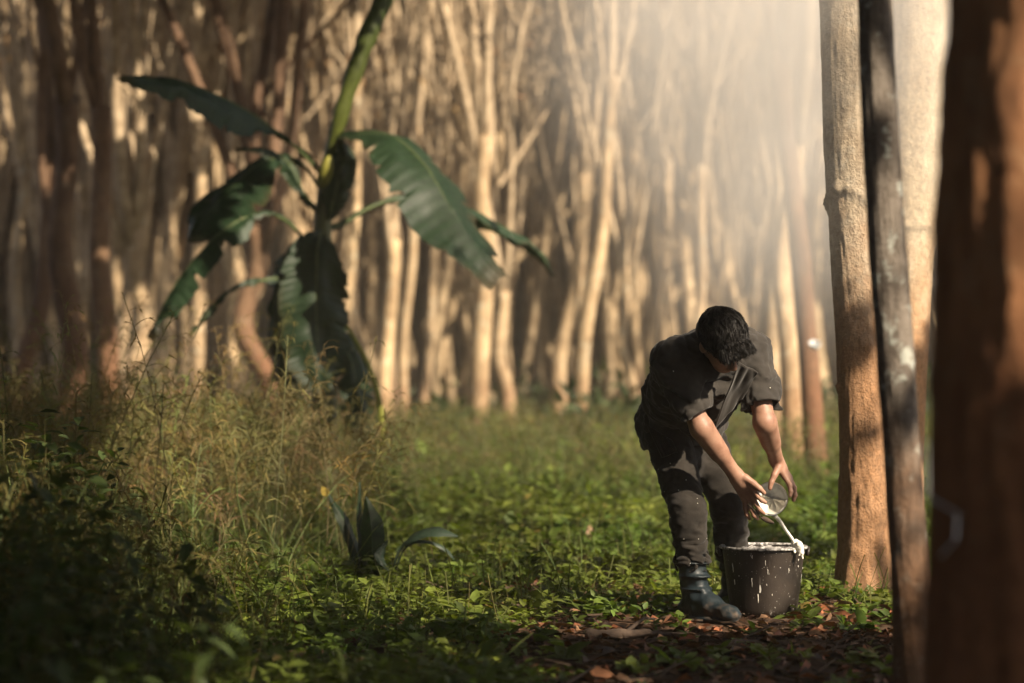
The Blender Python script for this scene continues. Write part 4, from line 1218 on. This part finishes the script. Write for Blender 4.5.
# left hand holds the cup from above: fingers over its right side, thumb on the left
CUP = A3(.982, 9.17, .462); cn = norm(A3(-.24, -.95, .08))
LKN = A3(1.052, 9.20, .535)
lw = norm(A3(.35, .75, -.10))
hand(LWR, LKN, lw, [
    [((.40, -.35, -.75), .034), ((.15, -.3, -.95), .026), ((-.2, -.3, -.9), .018)],
    [((.50, -.1, -.75), .038), ((.15, -.1, -1), .028), ((-.25, -.1, -.9), .020)],
    [((.45, .05, -.8), .036), ((.1, .1, -1), .026), ((-.3, .1, -.9), .019)],
    [((.35, .2, -.8), .030), ((.05, .2, -1), .020), ((-.3, .1, -.9), .016)]],
    (-.028, [((-.42, -.45, -.75), .040), ((-.42, -.25, -.9), .030), ((-.25, -.1, -1), .024)]))
mb = MB(); B.mesh(mb)
body = mb.build('body', M['skin'], man, origin=org)
for q in (-1, 1):
    mb = MB(); s_ = Sdf(hp(q * .03, .084, -.006) - .02, hp(q * .03, .084, -.006) + .02, .002); s_.ell(hp(q * .03, .083, -.006), HAX, (.012, .010, .008)); s_.mesh(mb)
    mb.build('eye', M['eye'], man, origin=org)

# --- hair
H = Sdf(HC - .16, HC + .16, .0035)
H.ell(hp(0, -.016, .028), HAX, (.080, .098, .088), .01)
H.ell(hp(0, -.06, -.01), HAX, (.074, .06, .07), .03)
H.ell(hp(0, .058, .054), HAX, (.062, .038, .026), .02)
H.ell(hp(0, .135, -.065), HAX, (.105, .075, .085), .012, 'cut')
H.plane(hp(0, -.05, -.075), norm(-hu - hf * .5), .01)
H.wrinkle(lambda p: 0.0022 * NZ(np.stack([(p - HC) @ hs * 90, (p - HC) @ hf * 26, (p - HC) @ hu * 26], -1)) + .001 * NZ(p * 140))
mb = MB(); H.mesh(mb)
rg = np.random.default_rng(9); n = 24000
dirs = norm(rg.normal(0, 1, (n, 3))); dirs[:, 2] = np.abs(dirs[:, 2]) - .25; dirs = norm(dirs)
p0 = hp(0, -.016, .028) + (dirs[:, :1] * .079) * hs + (dirs[:, 1:2] * .097) * hf + (dirs[:, 2:] * .087) * hu
m2 = n // 4
p0[:m2] = hp(0, .058, .054) + (dirs[:m2, :1] * .061) * hs + (np.abs(dirs[:m2, 1:2]) * .037) * hf + (dirs[:m2, 2:] * .025) * hu
frg = np.arange(n) < m2
lf = (p0 - HC) @ hf; lu = (p0 - HC) @ hu
k = frg | (~((lf > .07) & (lu < .02)) & ~((lf > .02) & (lu < -.005)))
frg = frg[k]; p0 = p0[k]; dd = dirs[k]; n = len(p0)
nrm = dd[:, :1] * hs + dd[:, 1:2] * hf + dd[:, 2:] * hu
flow = hf[None] * 1.0 - hu[None] * .2 + rg.normal(0, .22, (n, 3)) + .8 * np.stack([NZ(p0 * 38 + 3), NZ(p0 * 38 + 13), NZ(p0 * 38 + 23)], -1) + hs[None] * dd[:, :1] * .3
flow[frg] += -.5 * hu[None] + hs[None] * rg.normal(0, .2, (frg.sum(), 1))
flow = norm(flow - nrm * (flow * nrm).sum(1, keepdims=True) * .75)
ribbons(mb, p0, flow + nrm * rg.uniform(.25, .6, (n, 1)), rg.uniform(.02, .042, n), -nrm * .36 + A3(0, 0, -.1), .0022, np.repeat(rg.uniform(.35, 1, (n, 1)) * 1.5, 3, 1), 4)
mb.build('hair', M['hair'], man, origin=org)


def folds(p, amp, freq, ax, seed, sharp=1.0):
    """cloth creases: stretched noise, ridged"""
    q = np.stack([p @ ax[0] * freq[0], p @ ax[1] * freq[1], p @ ax[2] * freq[2]], -1) + seed
    w = NZ(q * .6 + 9) * .9
    v = NZ(q + w[:, None])
    return amp * (1 - 2 * np.abs(v)) * .7 + amp * .5 * NZ(q * 2.3)


# --- shirt
Sh = Sdf((.36, 8.70, .54), (1.12, 9.72, 1.20), .0042)
Sh.ell(HIP + TS * .39 - bk * .005, TAX, (.190, .122, .17), .05)
Sh.ell(HIP + TS * .22 - sd * .012 - A3(0, 0, .02), TAX, (.188, .130, .20), .06)
Sh.ell(HIP + TS * .40 + bk * .02, TAX, (.175, .115, .12), .06)
for q in (RSH, LSH): Sh.cone(CH + TS * .03 + bk * .015, q + bk * .005, .070, .074, .05)
Sh.ell(HIP - TS * .02 - A3(0, 0, .02), TAX, (.185, .135, .15), .06)
Sh.ell(HIP - A3(0, -.01, .085), (A3(.75, .66, 0), A3(.66, -.75, 0), A3(0, 0, 1)), (.182, .146, .15), .04)
Sh.ell(HIP + TS * .30 - A3(-.02, .0, .10), TAX, (.10, .09, .15), .06)
Sh.cone(CH - sd * .13, CH + sd * .13, .072, .072, .05)
Sh.cone(CH - TS * .02, CH + TS * .06, .085, .066, .03)
for a, b in ((RSH, REL), (LSH, LEL)):
    Sh.cone(a, a + (b - a) * .92, .078, .080, .035)
R_ = [(RSH, REL), (LSH, LEL)]
Sh.cone(RSH + A3(.03, .06, -.02), RHIP + A3(.02, .02, .02), .085, .115, .06)
Sh.cone(LSH + A3(-.05, .06, -.02), LHIP + A3(-.03, .02, .0), .07, .10, .06)
# cuffs: cut square and hollow them out
for (a, b), t, wd_ in zip(R_, (.84, .80), (.092, .125)):
    d = norm(b - a); c = a + (b - a) * t
    Sh.cone(c + d * .03, c + d * .25, .12, .12, .003, 'cut') if False else None
    lo = np.minimum(c, c + d * .16) - .13; hi = np.maximum(c, c + d * .16) + .13
    sl, X, Y, Z = Sh.box(lo, hi, 0)
    h = -((X - c[0]) * d[0] + (Y - c[1]) * d[1] + (Z - c[2]) * d[2])            # <0 beyond the cuff
    rr = np.sqrt(np.maximum((X - c[0]) ** 2 + (Y - c[1]) ** 2 + (Z - c[2]) ** 2 - h * h, 0)) - wd_
    cutd = np.maximum(h - .0, rr)
    A = Sh.D[sl]; Sh.D[sl] = np.maximum(A, -cutd.astype(np.float32))
    Sh.cone(c - d * .015, c + d * .08, .050, .052, .004, 'cut')
Sh.wrinkle(lambda p: folds(p, .013, (6, 8, 15), TAX, 3.3) + folds(p, .0075, (18, 22, 30), TAX, 8.1), .03)
sl = Sh.box(Sh.lo, Sh.lo + Sh.n * Sh.res, 0)
hemz = .655 + .035 * NZ(np.stack(np.broadcast_arrays(sl[1] * 7, sl[2] * 7, 0 * sl[1]), -1)[:, :, 0])[:, :, None] - .02 * (sl[1] < .62)
Sh.D = np.maximum(Sh.D, hemz.astype(np.float32) - sl[3])
mb = MB(); Sh.mesh(mb)
shirt = mb.build('shirt', M['shirt'], man, origin=org)

# collar: a folded band round the neck, open at the throat
ncx = CH + TS * .055 - bk * .005; nu_ = norm(hp(0, -.02, -.06) - CH); ns, nf, nu2 = frame(nu_, -bk)
th = np.linspace(math.radians(28), math.radians(332), 60)
rows = []
for r, hgt in ((.064, .000), (.066, .030), (.069, .040), (.076, .036), (.086, .012), (.094, -.012)):
    rows.append([ncx + (ns * math.sin(a) + nf * math.cos(a)) * r * (1 + .05 * math.sin(3 * a)) + nu2 * (hgt - .01 * (math.cos(a) > .6) + .004 * math.sin(5 * a)) for a in th])
mb = MB(); mb.grid(np.array(rows))
o = mb.build('collar', M['shirt'], shirt, origin=org)
o.modifiers.new('thickness', 'SOLIDIFY').thickness = .004


def sheet(name, corners, mat, parent, amp, seed, thick=.004, n=26, lab=None):
    """a hanging piece of cloth through four pixel corners (px, py, d)"""
    c = [P(*q) for q in corners]
    u = np.linspace(0, 1, n)[:, None, None]; v = np.linspace(0, 1, n)[None, :, None]
    g = (c[0] * (1 - u) + c[3] * u) * (1 - v) + (c[1] * (1 - u) + c[2] * u) * v
    nn = norm(np.cross(c[1] - c[0], c[3] - c[0]))
    g = g + nn * (amp * NZ(np.stack(np.broadcast_arrays(u[..., 0] * 3 + seed, v[..., 0] * 5, 0 * u[..., 0]), -1)) + .012 * np.sin(np.pi * v[..., 0]) * np.sin(np.pi * u[..., 0]))[..., None]
    mb = MB(); mb.grid(g)
    o = mb.build(name, mat, parent, origin=org)
    o.modifiers.new('thickness', 'SOLIDIFY').thickness = thick
    return o


sheet('shirt_front', [(738, 362, 8.87), (758, 372, 8.93), (742, 398, 9.0), (714, 430, 9.03)], M['shirt'], shirt, .008, 2.2)
sheet('pocket_flap', [(646, 424, 9.22), (672, 440, 9.2), (678, 452, 9.19), (662, 458, 9.19)], M['trousers'], shirt, .01, 5.2, .008)

# --- trousers
Tr = Sdf((.44, 8.94, .16), (1.06, 9.78, .90), .0042)
PAX = (A3(.75, .66, 0), A3(.66, -.75, 0), A3(0, 0, 1))
Tr.ell(HIP - A3(0, 0, .03), PAX, (.160, .122, .13), .04)
for h, k, a in ((RHIP, RKNEE, RANK), (LHIP, LKNEE, LANK)):
    Tr.cone(h - [0, 0, .03], k, .097, .074, .03)
    Tr.cone(k, a + (k - a) * .38, .075, .068, .02)
    Tr.ell(a + (k - a) * .42, np.eye(3), (.074, .074, .035), .02)
    Tr.cone(a + (k - a) * .40, a + (k - a) * .1, .058, .050, .004, 'cut')
Tr.ell((RHIP + LHIP) / 2 + A3(.03, -.04, -.18), np.eye(3), (.07, .07, .07), .05)
sl = Tr.box(Tr.lo, Tr.lo + Tr.n * Tr.res, 0)
Tr.wrinkle(lambda p: folds(p, .007, (7, 7, 13), (A3(.8, .2, .5), A3(.2, .8, -.3), A3(-.45, .1, .85)), 1.7) + folds(p, .004, (16, 16, 34), np.eye(3), 4.4) * (1 + 1.2 * np.exp(-((p[:, 2] - .27) / .09) ** 2)), .03)
mb = MB(); Tr.mesh(mb); mb.build('trousers', M['trousers'], man, origin=org)

# --- boots
for a, kn, fd in ((RANK, RKNEE, A3(.62, -.66, 0)), (LANK, LKNEE, A3(.70, -.55, 0))):
    fd = norm(fd); sdv = A3(-fd[1], fd[0], 0)
    lo = np.minimum(a, kn) - .26; lo[2] = -.02; hi = np.maximum(a, kn) + .26; hi[2] = .36
    Bt = Sdf(lo, hi, .004)
    up_ = norm(kn - a); top = a + up_ * .165
    Bt.cone(a - up_ * .01, top, .047, .055, .02)
    heel = a - fd * .035; heel[2] = .035; toe = a + fd * .175; toe[2] = .032
    Bt.cone(heel, a + fd * .02 - A3(0, 0, .045), .042, .046, .02)
    Bt.ell(a + fd * .085 - A3(0, 0, a[2] - .045), (fd, sdv, A3(0, 0, 1)), (.115, .041, .036), .03)
    Bt.ell(toe, (fd, sdv, A3(0, 0, 1)), (.052, .040, .029), .02)
    Bt.cone(a, a + fd * .075 - A3(0, 0, .04), .048, .044, .03)
    for q in (.0, .05, .10):
        Bt.ell(a + fd * .01 + up_ * (.02 + q), np.eye(3), (.061, .061, .008), .012)
    Bt.wrinkle(lambda p: .006 * NZ(p * np.array([14, 14, 34])) + .003 * NZ(p * 50), .02)
    # sole: a ledge close to the ground
    Bt.ell(a + fd * .07 - A3(0, 0, a[2] - .012), (fd, sdv, A3(0, 0, 1)), (.152, .052, .016), .004)
    mb = MB(); Bt.mesh(mb); mb.build('boot', M['rubber'], man, origin=org)

# latex spatter on the clothes
mb = MB(); rg = np.random.default_rng(15)
dg_pts = []
for vsrc in (Tr, Sh):
    tmp = MB(); vsrc.mesh(tmp); V = tmp.v[0]
    V = V[(V[:, 1] < 9.35)]
    dg_pts.append(V[rg.integers(0, len(V), 34 if vsrc is Tr else 8)])
for p in np.concatenate(dg_pts):
    r = rg.uniform(.0008, .0024)
    a = np.linspace(0, 6.28, 7)[:-1]
    mb.tube([p - [0, .003, 0], p + [0, .002, .001]], [r, r * .7], 6)
mb.build('latex_splashes', M['latex'], man, origin=org)


# ------------------------------------------------------------------ bucket, cup, latex
def lathe(mb, prof, seg=72, org=(0, 0, 0), ax=None, wob=0, col=None):
    s, f, u = ax if ax is not None else (A3(1, 0, 0), A3(0, 1, 0), A3(0, 0, 1))
    a = np.linspace(0, 2 * np.pi, seg, endpoint=False)
    pr = np.array(prof, float)
    rr = pr[:, 0][:, None] * (1 + wob * NZ(np.stack(np.broadcast_arrays(np.cos(a)[None, :] * 2, np.sin(a)[None, :] * 2, pr[:, 1][:, None] * 9), -1)))
    pts = np.asarray(org)[None, None] + rr[..., None] * (np.cos(a)[None, :, None] * s + np.sin(a)[None, :, None] * f) + pr[:, 1][:, None, None] * u
    mb.grid(pts, closed=True, col=col)


def bucket_mat():
    m, n, N, L = new_mat('stained dark plastic')
    tc = N.new('ShaderNodeTexCoord'); ob = tc.outputs['Object']
    f = noise(N, L, ob, 9, 5); r = ramp(N, [(0.3, (0.012, 0.009, 0.007)), (0.7, (0.034, 0.025, 0.019))]); L.new(f, r.inputs[0])
    s = noise(N, L, ob, 30, 4, 0.6, (1, 1, 0.16)); rs = ramp(N, [(0.62, (0, 0, 0)), (0.78, (0.55, 0.55, 0.55))]); L.new(s, rs.inputs[0])
    c = mix(N, L, rs.outputs[0], r.outputs[0], (0.26, 0.23, 0.20))
    g1 = noise(N, L, ob, 60, 3, 0.6, (1, 1, 0.22)); q1 = ramp(N, [(0.72, (0, 0, 0)), (0.74, (1, 1, 1))]); L.new(g1, q1.inputs[0])
    g2 = noise(N, L, ob, 150, 2, 0.5); q2 = ramp(N, [(0.71, (0, 0, 0)), (0.73, (1, 1, 1))]); L.new(g2, q2.inputs[0])
    c = mix(N, L, q1.outputs[0], c, (0.6, 0.58, 0.53)); c = mix(N, L, q2.outputs[0], c, (0.6, 0.58, 0.53))
    b = N.new('ShaderNodeBsdfPrincipled'); L.new(c, b.inputs['Base Color']); b.inputs['Roughness'].default_value = 0.5
    f2 = noise(N, L, ob, 50, 4); bp_ = N.new('ShaderNodeBump'); bp_.inputs['Strength'].default_value = 0.3; bp_.inputs['Distance'].default_value = 0.004
    L.new(f2, bp_.inputs['Height']); L.new(bp_.outputs[0], b.inputs['Normal'])
    o = N.new('ShaderNodeOutputMaterial'); L.new(b.outputs[0], o.inputs[0]); return m


M['bucket'] = bucket_mat()
bo = A3(.976, 9.38, .0)
bk_t = thing('bucket', 'dark plastic bucket streaked with white latex, standing on the ground under the cup', 'bucket', bo)
BH = .268
mb = MB()
lathe(mb, [(.001, .006), (.120, .006), (.128, .010), (.131, .03), (.140, .10), (.148, .172), (.158, .250), (.160, BH - .008), (.150, BH - .010), (.148, .20), (.128, .03), (.001, .022)], wob=.006)
mb.build('shell', M['bucket'], bk_t)
mb = MB()
lathe(mb, [(.152, BH - .007), (.168, BH - .009), (.172, BH - .006), (.171, BH + .000), (.166, BH + .002), (.157, BH + .001), (.151, BH - .004), (.152, BH - .007)], wob=.012)
o = mb.build('rim', M['latex_thin'], bk_t); o['label'] = 'rim coated in drying white latex'
mb = MB(); aa = np.linspace(0, 2 * np.pi, 64); rr = np.linspace(.001, .147, 26)
g = np.stack([rr[:, None] * np.cos(aa), rr[:, None] * np.sin(aa), BH - .016 + 0 * rr[:, None] * aa], -1)
g[..., 2] += .012 * np.abs(NZ.fbm(g * 28, 3)); mb.grid(g)
mb.build('latex_fill', M['latex_thin'], bk_t)
for sg in (-1, 1):
    mb = MB(); e = A3(sg * .168, .01, BH - .02)
    mb.tube([e + [0, -.02, -.018], e + [sg * .006, -.014, .004], e + [sg * .008, 0, .012], e + [sg * .006, .014, .004], e + [0, .02, -.018]], .006, 8)
    mb.build('handle_lug', M['bucket'], bk_t)
hp_ = [A3(.174 * math.cos(t), .01 - .06 * math.sin(t) + .0, 0) for t in np.linspace(0, math.pi, 30)]
mb = MB()
hb = [A3(.178 * math.cos(t), .02 + .175 * math.sin(t), BH - .018 - .05 * math.sin(t)) for t in np.linspace(0, math.pi, 40)]
mb.tube(hb, .004, 8); mb.build('handle', M['wire'], bk_t)
rg = np.random.default_rng(4); mb = MB()
for i in range(14):
    a = rg.uniform(math.pi * 1.02, math.pi * 1.98); z0 = BH - .03 - rg.uniform(0, .19) ** 1.1
    ln = rg.choice([.004, .008, .02, .035], p=[.2, .3, .3, .2]); w_ = rg.uniform(.0007, .0018)
    pp = []
    for zz in np.linspace(z0, z0 - ln, 5):
        r = np.interp(zz, [.03, .10, .172, .25], [.131, .140, .148, .158]) + .0012
        pp.append(A3(r * math.cos(a), r * math.sin(a), zz))
        a += rg.normal(0, .004)
    mb.tube(pp, np.array([.5, 1, .8, .9, .5]) * w_, 6)
mb.build('latex_splashes', M['latex'], bk_t)  # drips and short runs of latex down the bucket wall

lm = thing('latex_lump', 'white lump of coagulated latex draped over the right side of the bucket rim', 'latex', bo + A3(.118, -.122, BH))
Lm = Sdf(A3(-.05, -.06, -.09), A3(.06, .06, .06), .003)
Lm.cone(A3(-.012, .016, .012), A3(.004, -.006, .012), .015, .014, .01); Lm.cone(A3(.004, -.010, .010), A3(.012, -.018, -.022), .013, .009, .01)
Lm.cone(A3(.012, -.018, -.022), A3(.016, -.020, -.036), .008, .004, .008); Lm.cone(A3(-.014, .0, .010), A3(-.012, -.008, -.012), .010, .006, .008); Lm.cone(A3(.0, .01, .02), A3(-.004, .012, .03), .01, .004, .008)
Lm.wrinkle(lambda p: .005 * NZ(p * 70) + .003 * NZ(p * 150), .02)
mb = MB(); Lm.mesh(mb); mb.build('lump', M['latex'], lm)

# cup: bowl lying on its side, mouth towards the lower left
cs, cf, cu = frame(cn, A3(0, 0, -1))     # cu = mouth direction, cf = lowest direction across the mouth
CAX = (cs, cf, cu)
ct = thing('latex_cup', 'brown latex collecting cup tipped by the man over the bucket', 'cup', CUP)
M['cup_out'] = plain_mat('brown glazed cup', [(0.3, (0.07, 0.04, 0.03)), (0.7, (0.17, 0.10, 0.07))], 40, 0.6, 0.4, 0.4, 90)
M['cup_in'] = plain_mat('grey cup lining', [(0.3, (0.30, 0.32, 0.33)), (0.7, (0.52, 0.54, 0.54))], 45, 0.35, 0.5, 0.3, 90)
mb = MB(); lathe(mb, [(.001, -.070), (.024, -.070), (.030, -.064), (.050, -.045), (.061, -.020), (.065, .0), (.0635, .002)], 48, ax=CAX, wob=.01)
mb.build('bowl', M['cup_out'], ct)
mb = MB(); lathe(mb, [(.0635, .002), (.061, .0), (.057, -.020), (.046, -.042), (.028, -.058), (.001, -.062)], 48, ax=CAX, wob=.01)
mb.build('lining', M['cup_in'], ct)
mb = MB()   # latex still in the bowl: a skin over its lower half
pr = np.array([(.0605, .001), (.0555, -.020), (.0445, -.041), (.026, -.055), (.002, -.0585)])
aa = np.linspace(math.radians(5), math.radians(205), 40)
g = np.array([[cs * math.cos(a) * r * (1 - .1 * (i == 4)) + cf * math.sin(a) * r + cu * (h + .003 * math.sin(a * 9)) for a in aa] for i, (r, h) in enumerate(pr)])
mb.grid(g); o = mb.build('latex_residue', M['latex'], ct)
o.modifiers.new('thickness', 'SOLIDIFY').thickness = .003

lip = CUP + cf * .062 + cs * .012
tgt = bo + A3(.108, -.108, BH + .012)
mb = MB(); tt = np.linspace(0, 1, 24)
lip_in = lip - cu * .012
pt = [lip_in + (tgt - lip_in) * A3(t, t, .7 * t + .3 * t * t) for t in tt]
pt = np.array(pt) + np.stack([.003 * np.sin(tt * 9) * tt, 0 * tt, 0 * tt], -1); mb.tube(pt, np.interp(tt, [0, .1, .5, 1], [.010, .0078, .0062, .0056]) * (1 + .08 * np.sin(tt * 40)), 10)
tag(mb.build('latex_stream', M['latex'], origin=lip_in), 'thin stream of white latex running from the cup to the bucket rim', 'latex stream')

# dark scraper in the right hand, and the cup hung on the reddish trunk behind
kp = thing('scraper', 'small dark scraper held in the right hand under the cup', 'scraper', RKN + A3(.03, .0, -.075))
mb = MB(); mb.tube([A3(-.035, .0, .045), A3(-.01, 0, .02), A3(.01, .0, .0)], [.006, .006, .005], 8); mb.build('handle', M['stick'], kp)
mb = MB(); u = np.linspace(0, 1, 12)[:, None]; v = np.linspace(-1, 1, 7)[None, :]
g = np.stack([.01 + .05 * u + 0 * v, .004 * v ** 2 + 0 * u, -.004 - .022 * u + v * .010 * np.sin(np.pi * (.15 + .8 * u))], -1); mb.grid(g)
o = mb.build('scraper_blade', M['stick'], kp); o.modifiers.new('thickness', 'SOLIDIFY').thickness = .0015

cpos = P(815, 343, 18.84)
hc_ = thing('latex_cup', 'small whitish latex cup hanging on the reddish trunk left of the sunlit tree', 'cup', cpos)
mb = MB(); lathe(mb, [(.001, -.075), (.03, -.075), (.055, -.045), (.066, 0), (.062, .0), (.05, -.04), (.02, -.066), (.001, -.066)], 28, ax=frame(A3(.0, -.55, .85), A3(1, 0, 0)))
mb.build('bowl', M['cup_in'], hc_); hc_.scale = (.72, .9, .72)
mb = MB(); mb.tube([A3(-.07, .0, 0), A3(-.05, .1, .02), A3(0, .14, .03), A3(.05, .1, .02), A3(.07, 0, 0)], .004, 6); mb.build('bent_wire', M['wire'], hc_)


# ------------------------------------------------------------------ air
def volume_mat(name, dens, col=(1, 1, 1), aniso=0.0, build=None):
    m, n, N, L = new_mat(name)
    v = N.new('ShaderNodeVolumePrincipled'); v.inputs['Color'].default_value = (*col, 1)
    v.inputs['Density'].default_value = dens; v.inputs['Anisotropy'].default_value = aniso
    o = N.new('ShaderNodeOutputMaterial'); L.new(v.outputs[0], o.inputs['Volume'])
    return m


def box_mesh(lo, hi):
    mb = MB(); x0, y0, z0 = lo; x1, y1, z1 = hi
    mb.add([(x0, y0, z0), (x1, y0, z0), (x1, y1, z0), (x0, y1, z0), (x0, y0, z1), (x1, y0, z1), (x1, y1, z1), (x0, y1, z1)],
           [(0, 3, 2, 1), (4, 5, 6, 7), (0, 1, 5, 4), (1, 2, 6, 5), (2, 3, 7, 6), (3, 0, 4, 7)])
    return mb


M['haze'] = volume_mat('warm haze', 0.0017, (1.0, 0.93, 0.82))
hz = box_mesh((-200, -70, -2.0), (200, 430, 62)).build('haze', M['haze'], smooth=False)
kind(hz, 'stuff', 'thin warm haze hanging between the trees', 'haze')


def flare_mist_mat():
    m, n, N, L = new_mat('flare mist')
    tc = N.new('ShaderNodeTexCoord')
    ln = N.new('ShaderNodeVectorMath'); ln.operation = 'LENGTH'; L.new(tc.outputs['Object'], ln.inputs[0])
    f = math_n(N, L, 'POWER', math_n(N, L, 'MAXIMUM', math_n(N, L, 'SUBTRACT', 1.0, ln.outputs['Value']), 0.0), 1.8)
    nz_ = noise(N, L, tc.outputs['Object'], 2.2, 3, 0.6, (1.0, 0.5, 1.0))
    f = math_n(N, L, 'MULTIPLY', f, math_n(N, L, 'MAXIMUM', math_n(N, L, 'MULTIPLY_ADD', nz_, 4.2, -1.15), 0.12))
    v = N.new('ShaderNodeVolumePrincipled'); v.inputs['Color'].default_value = (1.0, 0.98, 0.96, 1)
    v.inputs['Anisotropy'].default_value = -0.3
    L.new(math_n(N, L, 'MULTIPLY', f, 0.62), v.inputs['Density'])
    o = N.new('ShaderNodeOutputMaterial'); L.new(v.outputs[0], o.inputs['Volume'])
    return m


mb = MB(); lathe(mb, [(max(math.sin(t), .001), -math.cos(t)) for t in np.linspace(0, math.pi, 25)], 40)  # mist ellipsoid added to imitate the lens flare at the upper right
ms = mb.build('flare_mist', flare_mist_mat())
ms.location = P(806, -20, 11.5).tolist(); ms.scale = (1.75, 4.8, 2.1)
kind(ms, 'stuff', 'pale patch of mist added above the man to stand in for lens flare', 'mist')
